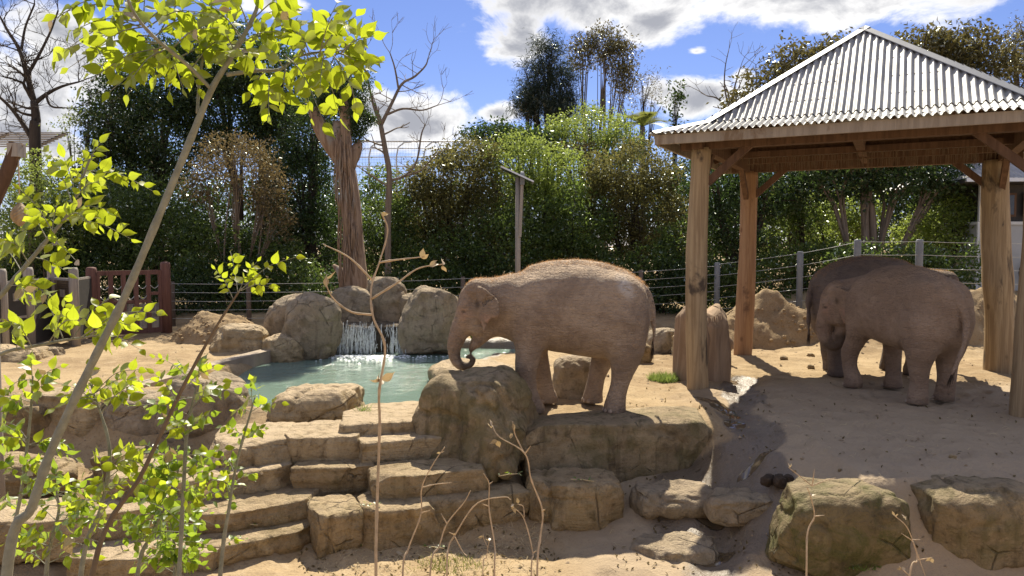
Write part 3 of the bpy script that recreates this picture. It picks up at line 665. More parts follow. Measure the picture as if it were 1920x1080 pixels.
    an = rs.uniform(0, 6.28, n); V = base[None] * s_[:, None, None] * rs.uniform(.6, 1.4, (n, 6, 1)); ca, sa = np.cos(an)[:, None], np.sin(an)[:, None]
    V = np.stack([V[..., 0] * ca - V[..., 1] * sa + px_[:, None], V[..., 0] * sa + V[..., 1] * ca + py_[:, None], V[..., 2] + pz_[:, None]], -1).reshape(-1, 3)
    o = link('pebbles', mesh_np('pebbles', V, (tri[None] + 6 * np.arange(n)[:, None, None]).reshape(-1, 3), False, M['stone'])); tag(o, 'small pebbles and crumbs of earth strewn over the ground', None, None, 'stuff')
    # earth heaps
    def mound(label, px, py, d, sx, sy, hgt, seed, clods=True, z0=None):
        c = at(px, py, d); n = 70; u = np.linspace(-1, 1, n); X, Y = np.meshgrid(u, u); x = X.ravel() * sx; y = Y.ravel() * sy
        r = np.hypot(X, Y).ravel(); p = np.stack([x, y, 0 * x], 1)
        hh = hgt * .8 * np.clip(1 - r * r, 0, 1) ** 1.35 * (1 + .55 * fbm(p * 1.1 + seed, seed, 3)) + .10 * fbm(p * 3 + seed, seed, 4) * sstep(1, .7, r) + .05 * np.abs(fbm(p * 8, seed + 4, 3)) * sstep(1.0, .8, r)
        gx = c[0] + x; gy = c[1] + y; g = height(gx, gy)[0]; z = g + hh - .12 * sstep(.75, 1.0, r)
        idx = np.arange(n * n).reshape(n, n); q = np.stack([idx[:-1, :-1], idx[:-1, 1:], idx[1:, 1:], idx[1:, :-1]], -1).reshape(-1, 4)
        root = link('dirt_mound', mesh_np('dirt_mound', np.stack([x, y, z], 1), q, True, M['mound'])); root.location = (c[0], c[1], 0)
        tag(root, label, 'mound', 'heaps of earth')
        if clods:
            mb = MB(); R = random.Random(seed)
            for k in range(260):
                a = R.uniform(0, 6.28); rr = R.uniform(.35, 1.02); i = min(n - 1, int((rr * math.cos(a) + 1) / 2 * (n - 1))); j = min(n - 1, int((rr * math.sin(a) + 1) / 2 * (n - 1)))
                if i < 0 or j < 0: continue
                zc = z[j * n + i]; s = R.uniform(.015, .05) * (1.2 if rr > .7 else .8); v, f = cubegrid(2); v = v / np.linalg.norm(v, axis=1)[:, None]
                mb.add(v * s * np.array([R.uniform(.7, 1.4), R.uniform(.7, 1.3), R.uniform(.5, .9)]) * (1 + .25 * np.random.RandomState(k).rand(len(v), 1)) + np.array([x[j * n + i], y[j * n + i], zc]), f.tolist())
            cl = mb.build('clods', M['mound'], root, False); cl['kind'] = 'stuff'
    mound('red-brown heap of dug earth near the pool kerb', 420, 610, 20.6, 1.55, 1.2, 1.0, 3)
    mound('large heap of loose earth between two pavilion posts', 1432, 605, 20.2, 1.75, 1.5, 1.55, 6)
    mound('paler heap of sand beside the carved stump', 1350, 615, 19.6, 1.1, 1.0, .75, 9, False)
    mound('long earth heap behind the right rear post', 1875, 590, 19.2, 2.6, 1.3, 1.1, 12)
build_rocks()
# ------------------------------------------------------------------ pavilion
PCX, PCY, PHA, PHB, PANG = 6.72, 14.45, 2.52, 2.36, -0.475
def pav(u, v, z=0.0):
    c, s = math.cos(PANG), math.sin(PANG); return Vector((PCX + u * c - v * s, PCY + u * s + v * c, z))
def build_pavilion():
    root = thing('elephant_shelter', 'open shelter with log posts and a corrugated metal hip roof', 'shelter', (PCX, PCY, 0), 0.0)
    inv = Matrix.Translation((-PCX, -PCY, 0))
    def done(mb, name, m, smooth=False, label=None):
        mb.v = [tuple(inv @ Vector(p)) for p in mb.v]; o = mb.build(name, m, root, smooth)
        if label: o['label'] = label
        return o
    ZP = 4.34
    posts = [(-1, -1, .178, 'post', 3, 'log post with a dark patch'), (-1, 1, .195, 'post_warm', 5, None), (1, 1, .25, 'post', 8, 'knobbly log post with a dark patch'), (1, -1, .22, 'post', 11, None)]
    for (i, j, r, m, sd, lb) in posts:
        R = random.Random(sd); base = pav(i * PHA, j * PHB); g = hz(base.x, base.y)
        n, k = 20, 40; V = []
        for a in range(k):
            u = a / (k - 1); z = g - .25 + (ZP - g + .25) * u
            bulge = 1 + .10 * (1 - u) + .05 * math.sin(u * 9 + sd) + (.10 * math.exp(-((u - .45) / .07) ** 2) if sd == 8 else 0)
            ox = .05 * math.sin(u * 3.3 + sd) * (2.0 if sd == 8 else 1); oy = .03 * math.sin(u * 4.1 + sd * 2)
            for b in range(n):
                an = 2 * math.pi * b / n; q = np.array([[math.cos(an) * 1.1, math.sin(an) * 1.1, z * .9 + sd]])
                rr = r * bulge * (1 + .07 * fbm(q, sd, 3)[0]); V.append((base.x + ox + rr * math.cos(an), base.y + oy + rr * math.sin(an), z))
        F = [(a * n + b, a * n + (b + 1) % n, (a + 1) * n + (b + 1) % n, (a + 1) * n + b) for a in range(k - 1) for b in range(n)]
        mb = MB().add(V, F + [tuple((k - 1) * n + b for b in range(n))]); done(mb, 'post', M[m], True, lb)
    # ring beams on the posts
    zb = ZP + .10
    for (p, q) in (((-1, -1), (1, -1)), ((1, -1), (1, 1)), ((1, 1), (-1, 1)), ((-1, 1), (-1, -1))):
        a = pav(p[0] * PHA, p[1] * PHB, zb); b = pav(q[0] * PHA, q[1] * PHB, zb); d = (b - a).normalized()
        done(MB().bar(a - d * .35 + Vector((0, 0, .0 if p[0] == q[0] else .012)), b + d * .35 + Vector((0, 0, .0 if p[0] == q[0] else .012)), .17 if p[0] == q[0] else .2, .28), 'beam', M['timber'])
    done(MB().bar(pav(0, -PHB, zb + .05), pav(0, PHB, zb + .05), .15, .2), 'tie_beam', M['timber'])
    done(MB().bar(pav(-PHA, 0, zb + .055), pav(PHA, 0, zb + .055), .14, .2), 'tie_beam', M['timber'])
    # corner and mid braces
    for i in (-1, 1):
        for j in (-1, 1):
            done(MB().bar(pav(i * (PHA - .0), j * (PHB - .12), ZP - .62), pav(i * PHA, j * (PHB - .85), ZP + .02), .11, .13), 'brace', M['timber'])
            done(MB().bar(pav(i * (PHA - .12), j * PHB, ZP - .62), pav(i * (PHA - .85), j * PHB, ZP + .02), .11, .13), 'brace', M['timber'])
    # roof
    OV = .70; A, B = PHA + OV, PHB + OV; ZE = 4.56; inset = .72; zbk = ZE + .22; AP = 6.72
    pitch = .112; amp = .026
    def zof(dist, half):          # height of the roof a distance in from the eave
        if dist <= inset: return ZE + (zbk - ZE) * dist / inset
        return zbk + (AP - zbk) * (dist - inset) / (half - inset)
    faces = [('front', A, B, lambda a, b: (a, -b)), ('back', A, B, lambda a, b: (-a, b)), ('right', B, A, lambda a, b: (b, a)), ('left', B, A, lambda a, b: (-b, -a))]
    for nm, hu, hv, fn in faces:
        # columns across the eave; each runs up until it meets the hip
        n = int(2 * hu / (pitch / 6)); us = np.linspace(-hu + .004, hu - .004, n)
        for part in (0, 1):
            V = []; F = []; prev = None
            for ci, u in enumerate(us):
                lim = hv * (1 - abs(u) / hu)        # distance in from the eave where the hip is met
                wv = amp * math.cos(2 * math.pi * u / pitch) + (.007 if int((u + 9) / .785) % 2 else 0)
                if part == 0: d0, d1 = -.05, min(lim, inset + .06)
                else:
                    d0, d1 = inset - .05, lim
                    if lim < inset - .02: prev = None; continue
                rows = 3 if part == 0 else 5; cur = []
                for k in range(rows):
                    d = d0 + (d1 - d0) * k / (rows - 1); uu = u
                    z = zof(max(d, 0), hv) + (d * .25 if d < 0 else 0) + wv + (.022 if part == 1 else 0) - (0.0 if not (part == 0 and d > inset) else (zof(d, hv) - zbk - (d - inset) * (zbk - ZE) / inset))
                    a, b = fn(uu, hv - d); p = pav(a, b, z); cur.append(len(V)); V.append(p)
                if prev is not None:
                    for k in range(rows - 1): F.append((prev[k], cur[k], cur[k + 1], prev[k + 1]))
                prev = cur
            done(MB().add(V, F), 'roof_sheet' if part else 'eave_sheet', M['metal'], True)
        # fascia board
        a0, b0 = fn(-hu + .05, hv - .06); a1, b1 = fn(hu - .05, hv - .06)
        done(MB().bar(pav(a0, b0, ZE - .115), pav(a1, b1, ZE - .115), .055, .165), 'fascia', M['fascia'])
        # rafters and battens
        for u in np.linspace(-hu + .55, hu - .55, 6):
            lim = hv * (1 - abs(u) / hu) - .05; p0 = fn(u, hv - .1); p1 = fn(u, hv - min(lim, inset)); p2 = fn(u, hv - lim)
            mb = MB().bar(pav(*p0, zof(.1, hv) - .085), pav(*p1, zof(min(lim, inset), hv) - .085), .05, .11)
            if lim > inset: mb.bar(pav(*p1, zbk - .085), pav(*p2, zof(lim, hv) - .085), .05, .11)
            done(mb, 'rafter', M['timber'])
        for d in (.3, .68, 1.15, 1.6, 2.1):
            uu = hu * (1 - d / hv) - .05
            p0 = fn(-uu, hv - d); p1 = fn(uu, hv - d); done(MB().bar(pav(*p0, zof(d, hv) - .03), pav(*p1, zof(d, hv) - .03), .06, .03), 'batten', M['grey_wood'])
    # hip caps
    for (i, j) in ((-1, -1), (1, -1), (1, 1), (-1, 1)):
        c0 = (i * A, j * B); k = 1 - inset / B
        P = [(c0[0], c0[1], ZE + .03), (i * A * k, j * B * k, zbk + .045), (0, 0, AP + .05)]
        V = []; F = []
        for q in P:
            along = Vector((i * A, j * B)).normalized(); side = Vector((-along.y, along.x)); w = .13
            p = pav(q[0], q[1], q[2]); s = pav(side.x, side.y) - pav(0, 0)
            s = Vector((s.x, s.y, 0)) * w
            V += [p - s + Vector((0, 0, -.045)), p + Vector((0, 0, .012)), p + s + Vector((0, 0, -.045)), p - s + Vector((0, 0, -.06)), p + Vector((0, 0, -.003)), p + s + Vector((0, 0, -.06))]
        for r in range(2):
            b = r * 6; F += [(b, b + 1, b + 7, b + 6), (b + 1, b + 2, b + 8, b + 7), (b + 4, b + 3, b + 9, b + 10), (b + 5, b + 4, b + 10, b + 11), (b, b + 6, b + 9, b + 3), (b + 2, b + 5, b + 11, b + 8)]
        done(MB().add(V, F), 'hip_cap', M['hip'])
    # hanging fibre fringe along the tie beams
    mb = MB(); R = random.Random(3)
    for k in range(420):
        u = R.uniform(-PHA + .3, PHA - .3); p = pav(u, R.uniform(-.02, .02) - PHB * .1 + R.choice([0, 1.2]), zb - .06); l = R.uniform(.06, .30)
        mb.tube([p, p + Vector((R.uniform(-.01, .01), 0, -l))], [.006, .002], 4)
    f = done(mb, 'hanging_fringe', M['stem_dark']); f['kind'] = 'stuff'
    done(MB().bar(pav(-PHA + .25, -PHB * .1, zb - .02), pav(PHA - .25, -PHB * .1, zb - .02), .1, .12), 'purlin', M['timber'])
    done(MB().bar(pav(-PHA + .25, -PHB * .1 + 1.2, zb - .02), pav(PHA - .25, -PHB * .1 + 1.2, zb - .02), .1, .12), 'purlin', M['timber'])
build_pavilion()

# ------------------------------------------------------------------ solar lamp pole
def build_solar():
    d = 22.2; x = (971 - 960) / FPX * d; root = thing('solar_lamp_pole', 'grey timber pole carrying a tilted solar panel behind the elephant', 'pole', (x, d, 0.25))
    MB().tube([(0, 0, -.4), (0.0, 0, 2.0), (.0, 0, 4.35)], [.085, .08, .075], 12).build('pole', M['grey_wood'], root, True)
    MB().bar((.06, -.06, 2.6), (.13, -.06, 4.25), .09, .09).build('arm', M['grey_wood'], root)
    z = 4.42
    p = MB(); a = Vector((-.5, 0, z + .22)); b = Vector((.46, 0, z - .22)); t = (b - a).normalized(); nn = Vector((0, 1, 0)); up = t.cross(nn) * -1
    q = [pp + nn * s * .42 + up * h for h in (-.022, .022) for pp, s in ((a, -1), (b, -1), (b, 1), (a, 1))]
    pn = p.hexa(q).build('panel', M['panel_frame'], root)
    q = [pp + nn * s * .38 + up * h for h in (.0225, .028) for pp, s in ((a + t * .04, -1), (b - t * .04, -1), (b - t * .04, 1), (a + t * .04, 1))]
    MB().hexa(q).build('solar_glass', M['panel'], pn)
    MB().box((.13, -.1, z - .12), (.13, .14, .34)).build('battery_box', M['post_metal'], root)
    MB().tube([(.13, -.1, z + .03), (.13, -.1, z + .1)], [.06, .04], 10).build('lamp_cap', M['white'], root, True)
    MB().tube([(.15, -.1, z - .28), (.17, -.1, 3.0)], [.006, .006], 6).build('cable', M['dark'], root)
build_solar()

# ------------------------------------------------------------------ wire fences
def fence(name, label, posts, tops, hgt, mat_, nw, r):
    p0 = posts[0]; root = thing(name, label, 'fence', (p0[0], p0[1], hz(*p0)))
    off = np.array([p0[0], p0[1], hz(*p0)])
    tops3 = []
    for (x, y), tz in zip(posts, tops):
        g = hz(x, y)
        mb = MB().tube([(x - off[0], y - off[1], g - .35 - off[2]), (x - off[0], y - off[1], tz - .03 - off[2]), (x - off[0], y - off[1], tz - off[2])], [r, r, r * .8], 12); mb.build('post', M[mat_], root, True)
        tops3.append(np.array([x, y, tz]) - off)
    for k in range(nw):
        for a, b in zip(tops3[:-1], tops3[1:]):
            dz = .06 + k * hgt; q0 = a - [0, r * .9, dz]; q1 = b - [0, r * .9, dz]; m = (q0 + q1) / 2 - [0, 0, .012]
            MB().tube([q0, m, q1], .0085, 6, False).build('wire', M['wire'], root, True)
def wp(px, d): return ((px - 960) / FPX * d, d)
fence('wire_fence', 'low wire fence running along the dark hedge behind the pool', [wp(322, 23.0), wp(465, 23.4), wp(690, 23.6), wp(868, 23.8), wp(1040, 24.0), wp(1202, 24.2), wp(1345, 24.0)], [1.48, 1.45, 1.5, 1.6, 1.68, 1.8, 2.0], .27, 'post_brown', 5, .075)
fence('tall_wire_fence', 'taller wire fence with grey round posts behind the two elephants', [wp(1345, 24.0), wp(1500, 22.5), wp(1607, 20.8), wp(1723, 20.2), wp(1850, 20.0), wp(2010, 19.6)], [2.05, 2.42, 2.76, 2.76, 2.72, 2.7], .36, 'post_metal', 5, .095)

# ------------------------------------------------------------------ red gate and timber fence
def build_gate():
    a = G(175, 634, 0); b = G(313, 624, 0); d = (b - a); L = math.hypot(d[0], d[1]); rz = math.atan2(d[1], d[0])
    root = thing('timber_gate', 'red-brown timber gate with chain swags between round posts', 'gate', (a[0], a[1], hz(a[0], a[1])), rz)
    for x, h in ((0, 2.0), (L, 2.12)):
        MB().tube([(x, 0, -.3), (x, 0, h - .08), (x, 0, h - .02), (x, 0, h)], [.15, .14, .125, .07], 16).build('post', M['red_wood'], root, True)
    MB().bar((.15, 0, 1.82), (L - .15, 0, 1.82), .09, .13).build('top_rail', M['red_wood'], root)
    MB().bar((.15, 0, .12), (L - .15, 0, .12), .09, .14).build('bottom_rail', M['red_wood'], root)
    xs = [.15 + (L - .3) * k / 5 for k in range(6)]
    for k, x in enumerate(xs):
        MB().bar((x, .002, .05), (x, .002, 1.88), .11, .11, (0, 1, 0)).build('stile', M['red_wood'], root)
    for k in range(5):
        x0, x1 = xs[k] + .05, xs[k + 1] - .05
        for z in (1.45, 1.15):
            if k == 4 and z < 1.3: continue
            MB().tube([(x0 + (x1 - x0) * u / 6, -.03, z - .10 * math.sin(math.pi * u / 6)) for u in range(7)], .012, 6).build('chain', M['wire'], root, True)
        MB().bar((x0, .003, .98 if k < 4 else 1.2), (x1, .003, .98 if k < 4 else 1.2), .07, .09).build('cross_rail', M['red_wood'], root)
        for z0, z1 in ((.58, .92), (.2, .5)):
            n = 6
            for i in range(n):
                x = x0 + (x1 - x0) * (i + .5) / n; MB().bar((x, .0, z0), (x, .0, z1), .022, .02, (0, 1, 0)).build('slat', M['grey_wood'], root)
            MB().bar((x0, .015, (z0 + z1) / 2), (x1, .015, (z0 + z1) / 2), .02, .03).build('slat_rail', M['grey_wood'], root)
    # weathered fence with mesh bays left of the gate
    r2 = thing('mesh_fence', 'weathered timber fence with wire mesh bays beside the red gate', 'fence', (a[0], a[1], hz(a[0], a[1])))
    pts = [G(175, 634, 0), G(142, 648, 0), G(102, 642, 0), G(58, 655, 0), G(8, 665, 0), G(-45, 680, 0)]
    off = pts[0]
    for k, p in enumerate(pts[1:]):
        q = p - off; g = hz(p[0], p[1]); MB().tube([(q[0], q[1], g - .3), (q[0], q[1], g + 1.98), (q[0], q[1], g + 2.05)], [.12, .115, .09], 14).build('post', M['grey_wood'], r2, True)
    for p, q in zip(pts[:-1], pts[1:]):
        A = Vector(p - off); B = Vector(q - off); A.z = B.z = 0; dd = (B - A).normalized(); A += dd * .13; B -= dd * .13
        for z in (.12, .85, 1.72): MB().bar(A + Vector((0, 0, z)), B + Vector((0, 0, z)), .05, .06).build('rail', M['grey_wood'], r2)
        w = (B - A).length; mesh = MB(); n = max(3, int(w / .055))
        for i in range(n + 1):
            p_ = A + dd * (w * i / n) + Vector((0, .01, 0)); mesh.bar(p_ + Vector((0, 0, .13)), p_ + Vector((0, 0, 1.7)), .009, .009, (0, 1, 0))
        for z in np.arange(.18, 1.7, .055): mesh.bar(A + Vector((0, .012, z)), B + Vector((0, .012, z)), .009, .009)
        mo = mesh.build('wire_mesh', M['stem_dark'], r2); mo['kind'] = 'stuff'
        MB().bar(A + Vector((0, .09, .9)), B + Vector((0, .09, .9)), .02, 1.55).build('backing', M['dark'], r2)
        for z in (.6, 1.35):
            c = A + dd * (w * .5) + Vector((0, -.03, z)); MB().box(c, (.17, .05, .19), math.atan2(dd.y, dd.x)).build('feeder_plate', M['grey_wood'], r2)
build_gate()

# ------------------------------------------------------------------ hanging pole with feeder, left
def build_hanger():
    d = 9.5; b = at(-14, 700, d); g = hz(b[0], b[1])
    root = thing('feeder_post', 'timber post with a curved dark arm at the picture edge of the yard', 'post', (b[0], b[1], g))
    h = at(0, 480, d)[2] - g
    zt = at(0, 255, d)[2] - g
    MB().tube([(0, 0, -.3), (.01, 0, 1.2), (0.03, 0, h + .6), (.04, 0, zt - .25)], [.085, .08, .075, .07], 12).build('post', M['grey_wood'], root, True)
    pts = [at(px, py, d) - np.array([b[0], b[1], g]) for px, py in ((-14, 385), (2, 348), (15, 318), (27, 285), (30, 268))]
    MB().tube(spline(pts, 12), [.085] * 12, 8).build('arm', M['timber'], root, True)
    e = at(31, 282, d) - np.array([b[0], b[1], g]); MB().box(e, (.14, .16, .17)).build('arm_cap', M['grey_wood'], root)
    # woven feeder
    c = at(38, 402, d); t0 = thing('hanging_feeder', 'brown woven egg shaped feeder hanging on a rope', 'feeder', (c[0], c[1], c[2] - .15))
    n, k = 16, 14; V = []; F = []
    for i in range(k):
        u = i / (k - 1); z = -.0 + .30 * u; r = .105 * math.sin(math.pi * min(max(u, .03), .97)) ** .7 * (1.12 - .3 * u)
        for j in range(n):
            an = 2 * math.pi * j / n; rr = r * (1 + .10 * ((i + j) % 2)); V.append((rr * math.cos(an), rr * math.sin(an), z))
    F = [(i * n + j, i * n + (j + 1) % n, (i + 1) * n + (j + 1) % n, (i + 1) * n + j) for i in range(k - 1) for j in range(n)] + [tuple(reversed(range(n))), tuple((k - 1) * n + j for j in range(n))]
    MB().add(V, F).build('basket', M['post'], t0, False)
    top = at(34, 290, d) - np.array([c[0], c[1], c[2] - .15]); MB().tube([(0, 0, .29), top * .5 + np.array([0, 0, .14]), top], .008, 6).build('rope', M['twig'], t0, True)
build_hanger()

# ------------------------------------------------------------------ carved stump and log
def build_stump():
    c = G(1316, 706, 0); g = hz(c[0], c[1]); root = thing('hollow_stump', 'tall weathered split tree stump behind the shelter post', 'stump', (c[0], c[1], g))
    n, k = 48, 34; V = []
    for i in range(k):
        u = i / (k - 1); z = -.25 + 1.58 * u
        for j in range(n):
            an = 2 * math.pi * j / n; q = np.array([[math.cos(an) * 2.2, math.sin(an) * 2.2, z * .45 + 4]])
            rr = .43 * (1 + .16 * (1 - u) - .28 * sstep(.86, 1.0, np.array([u]))[0]) * (1 + .22 * fbm(q, 21, 4)[0] + .05 * math.sin(an * 9 + z))
            V.append((rr * 1.1 * math.cos(an), rr * math.sin(an), z + (.12 * math.sin(an * 2 + 1) * u)))
    F = [(i * n + j, i * n + (j + 1) % n, (i + 1) * n + (j + 1) % n, (i + 1) * n + j) for i in range(k - 1) for j in range(n)] + [tuple((k - 1) * n + j for j in range(n))]
    MB().add(V, F).build('trunk', M['stump'], root, True)
    mb = MB(); R = random.Random(4)
    for i in range(9):
        a = -1.6 + i * .28; x = .40 * math.cos(a); y = .38 * math.sin(a); mb.tube([(x, y, .15 + R.random() * .3), (x * 1.06, y * 1.06, .8), (x * .93, y * .93, 1.2 + R.random() * .08)], [.03, .045, .025], 6)
    mb.build('ridge', M['stump'], root, True)
    c2 = G(1345, 690, 0); c2 = (c2[0] + .02, c2[1] + .5); lg = thing('cut_log', 'short ridged log jutting out beside the split stump', 'log', (c2[0], c2[1], hz(*c2)))
    V = []; n, k = 26, 14
    for i in range(k):
        u = i / (k - 1)
        for j in range(n):
            an = 2 * math.pi * j / n; r = .185 * (1 + .05 * math.sin(u * 26) - .45 * (u > .96) - .45 * (u < .04)) * (1 + .08 * math.sin(3 * an + u * 4)); V.append((-.42 + .86 * u, r * math.cos(an) * .9, .42 + r * math.sin(an) - .12 * (1 - u)))
    F = [(i * n + j, i * n + (j + 1) % n, (i + 1) * n + (j + 1) % n, (i + 1) * n + j) for i in range(k - 1) for j in range(n)] + [tuple(reversed(range(n))), tuple((k - 1) * n + j for j in range(n))]
    MB().add(V, F).build('log', M['stump'], lg, True)
    v, f = cubegrid(4); v = v / np.linalg.norm(v, axis=1)[:, None]
    MB().add(v * np.array([.24, .2, .2]) + np.array([-.05, 0, .12]), f.tolist()).build('stub', M['stump'], lg, True)
build_stump()

# ------------------------------------------------------------------ keeper building on the right
def build_house():
    d = 25.0; x0 = (1832 - 960) / FPX * d; g = .7
    root = thing('keeper_building', 'grey rendered building with dark eaves and a corrugated roof behind the fence', 'building', (x0, d, g), -.05)
    W = 6.0; D = 5.0
    MB().box((W / 2, D / 2, 1.15), (W, D, 2.9)).build('wall', M['render'], root)
    MB().box((W / 2, D / 2, 2.64), (W + .12, D + .12, .10)).build('band_course', M['white'], root)
    MB().box((W / 2 + .1, D / 2 + .12, 3.3), (W - .3, D - .3, 1.3)).build('upper_wall', M['dark'], root)
    for k in range(5):
        x = .5 + k * 1.15; f = MB().box((x + .3, .1, 3.25), (.9, .06, .8)).build('window', M['timber'], root); MB().box((x + .3, .062, 3.25), (.72, .03, .64)).build('pane', M['panel'], f)
    MB().bar((.02, -.02, 2.7), (.02, -.02, 4.0), .1, .1, (0, 1, 0)).build('corner_post', M['white'], root)
    MB().bar((-.04, -.06, .0), (-.04, -.06, 2.6), .07, .07, (0, 1, 0)).build('downpipe', M['white'], root)
    MB().box((W / 2 - .1, D / 2, 3.98), (W + 1.5, D + 1.3, .1)).build('soffit', M['dark'], root)
    MB().bar((-.85, -.72, 4.02), (W + .5, -.72, 4.02), .1, .12).build('gutter', M['panel_frame'], root)
    # hip roof of corrugated sheet
    V = []; F = []; n = 190; prev = None
    for i in range(n):
        u = -.82 + (W + 1.4) * i / (n - 1); wv = .018 * math.cos(2 * math.pi * u / .16); run = min(2.9, max(.02, (u + .82)))
        cur = [len(V), len(V) + 1]; V += [(u, -.74, 4.08 + wv), (u, -.74 + run, 4.08 + wv + run * .5)]
        if prev: F.append((prev[0], cur[0], cur[1], prev[1]))
        prev = cur
    MB().add(V, F).build('roof_sheet', M['metal'], root, True)
    MB().add([(-.83, -.74, 4.07), (2.08, 2.16, 5.52), (-.83, D + .9, 4.07)], [(0, 1, 2), (2, 1, 0)]).build('roof_side', M['metal'], root)
    # round wire disc leaning on the wall
    mb = MB(); mb.tube([(1.75 + .45 * math.cos(a), -.12, 1.0 + .45 * math.sin(a)) for a in np.linspace(0, 2 * math.pi, 25)], .02, 6, False)
    for k in range(-3, 4):
        h = math.sqrt(max(0, .45 ** 2 - (k * .12) ** 2)); mb.bar((1.75 + k * .12, -.12, 1.0 - h), (1.75 + k * .12, -.12, 1.0 + h), .012, .012, (0, 1, 0)); mb.bar((1.75 - h, -.12, 1.0 + k * .12), (1.75 + h, -.12, 1.0 + k * .12), .012, .012)
    mb.build('round_grille', M['dark'], root)
build_house()

# ------------------------------------------------------------------ aviary frames over the trees
def build_aviary():
    d = 44.0; x0 = (675 - 960) / FPX * d; root = thing('aviary_frame', 'pale tubular aviary frame with arched hoops over the hedge', 'aviary', (x0, d, .3))
    zt = at(760, 268, d)[2] - .3; W = (880 - 675) / FPX * d
    for k, (z, y) in enumerate(((zt, 0), (zt - .45, -.2), (zt - .95, -.35), (zt - 1.5, -.4))):
        MB().tube([(-2, y, z), (W / 2, y, z + .05), (W + 3, y, z)], .045 if k == 0 else .03, 8).build('rail', M['panel_frame'], root, True)
    for k in range(6):
        x = -1 + k * 1.6
        MB().tube([(x, 0, -.5), (x, 0, zt - .9), (x + .12, 0, zt - .3), (x + .5, 0, zt - .02), (x + .9, 0, zt)], .045, 8).build('hoop', M['panel_frame'], root, True)
    mb = MB()
    for k in range(64): x = -2 + k * .17; mb.bar((x, .02, zt - 2.4), (x, .02, zt), .008, .008, (0, 1, 0))
    for k in range(14): mb.bar((-2, .03, zt - .17 * k), (W + 3, .03, zt - .17 * k), .008, .008)
    o = mb.build('netting', M['wire'], root); o['kind'] = 'stuff'
    d = 36.0; c = at(20, 262, d); r = thing('slatted_roof', 'grey slatted roof of a shelter beyond the bare dark tree', 'shelter', (c[0], d, .3))
    zt = c[2] - .3
    for k in range(9): MB().bar((-4, -1 + k * .28, zt - .5 + k * .12), (2.4, -1 + k * .28, zt - .5 + k * .12), .2, .03).build('roof_slat', M['grey_wood'], r)
    for x in (-3.5, -.8, 2.0): MB().bar((x, -.8, -.5), (x, -.8, zt - .45), .14, .14, (0, 1, 0)).build('post', M['grey_wood'], r)
    for x in (-3.5, -.8, 2.0): MB().bar((x, -1.1, zt - .6), (x, 1.4, zt + .43), .1, .12).build('rafter', M['grey_wood'], r)
build_aviary()
# ------------------------------------------------------------------ elephants: one continuous skin grown from a blended distance field
def surface_nets(V, org, h):
    s = V < 0
    c = np.zeros(tuple(n - 1 for n in V.shape), np.int8)
    offs = [(a, b, d) for a in (0, 1) for b in (0, 1) for d in (0, 1)]
    sl = lambda o: tuple(slice(o[k], V.shape[k] - 1 + o[k]) for k in range(3))
    for o in offs: c += s[sl(o)]
    act = (c > 0) & (c < 8); ijk = np.argwhere(act); ids = np.full(c.shape, -1, np.int64); ids[act] = np.arange(len(ijk))
    cv = np.stack([V[ijk[:, 0] + o[0], ijk[:, 1] + o[1], ijk[:, 2] + o[2]] for o in offs], 1)
    acc = np.zeros((len(ijk), 3)); cnt = np.zeros(len(ijk))
    for i, a in enumerate(offs):
        for j, b in enumerate(offs):
            if j <= i or sum(abs(a[k] - b[k]) for k in range(3)) != 1: continue
            va, vb = cv[:, i], cv[:, j]; m = (va < 0) != (vb < 0); t = np.where(m, va / np.where(m, va - vb, 1), 0)
            p = np.array(a)[None] + t[:, None] * (np.array(b) - np.array(a))[None]; acc += p * m[:, None]; cnt += m
    P = org + h * (ijk + acc / cnt[:, None])
    F = []
    for ax in range(3):
        u, v = [(1, 2), (2, 0), (0, 1)][ax]
        a = [slice(None)] * 3; b = [slice(None)] * 3; a[ax] = slice(0, -1); b[ax] = slice(1, None)
        ch = s[tuple(a)] != s[tuple(b)]; e = np.argwhere(ch)
        ok = (e[:, u] > 0) & (e[:, v] > 0) & (e[:, u] < V.shape[u] - 1) & (e[:, v] < V.shape[v] - 1); e = e[ok]
        ins = s[e[:, 0], e[:, 1], e[:, 2]]
        def cell(du, dv): q = e.copy(); q[:, u] -= du; q[:, v] -= dv; return ids[q[:, 0], q[:, 1], q[:, 2]]
        q = np.stack([cell(1, 1), cell(0, 1), cell(0, 0), cell(1, 0)], 1); q[~ins] = q[~ins][:, ::-1]; F.append(q)
    return P, np.concatenate(F)
def smin(a, b, k):
    h = np.maximum(k - np.abs(a - b), 0) / k; return np.minimum(a, b) - h * h * k * 0.25
def sd_cone(P, a, b, ra, rb):
    a = np.array(a, np.float32); b = np.array(b, np.float32); ab = b - a; L2 = ab @ ab
    t = np.clip(((P - a) @ ab) / L2, 0, 1); d = P - a - t[..., None] * ab
    return np.sqrt(np.sum(d * d, -1)) - (ra + (rb - ra) * t)
def sd_ell(P, c, r, rot=None):
    q = P - np.array(c)
    if rot is not None: q = q @ rot
    r = np.array(r); k0 = np.sqrt(np.sum((q / r) ** 2, -1)); k1 = np.sqrt(np.sum((q / (r * r)) ** 2, -1)) + 1e-9
    return k0 * (k0 - 1) / k1
def sub3(P, lo_, hi_):            # slices of the grid inside a box
    out = []
    for k in range(3):
        ax = P[(slice(None) if k == 0 else 0), (slice(None) if k == 1 else 0), (slice(None) if k == 2 else 0), k]
        out.append(slice(int(np.searchsorted(ax, lo_[k])), int(np.searchsorted(ax, hi_[k]))))
    return tuple(out)
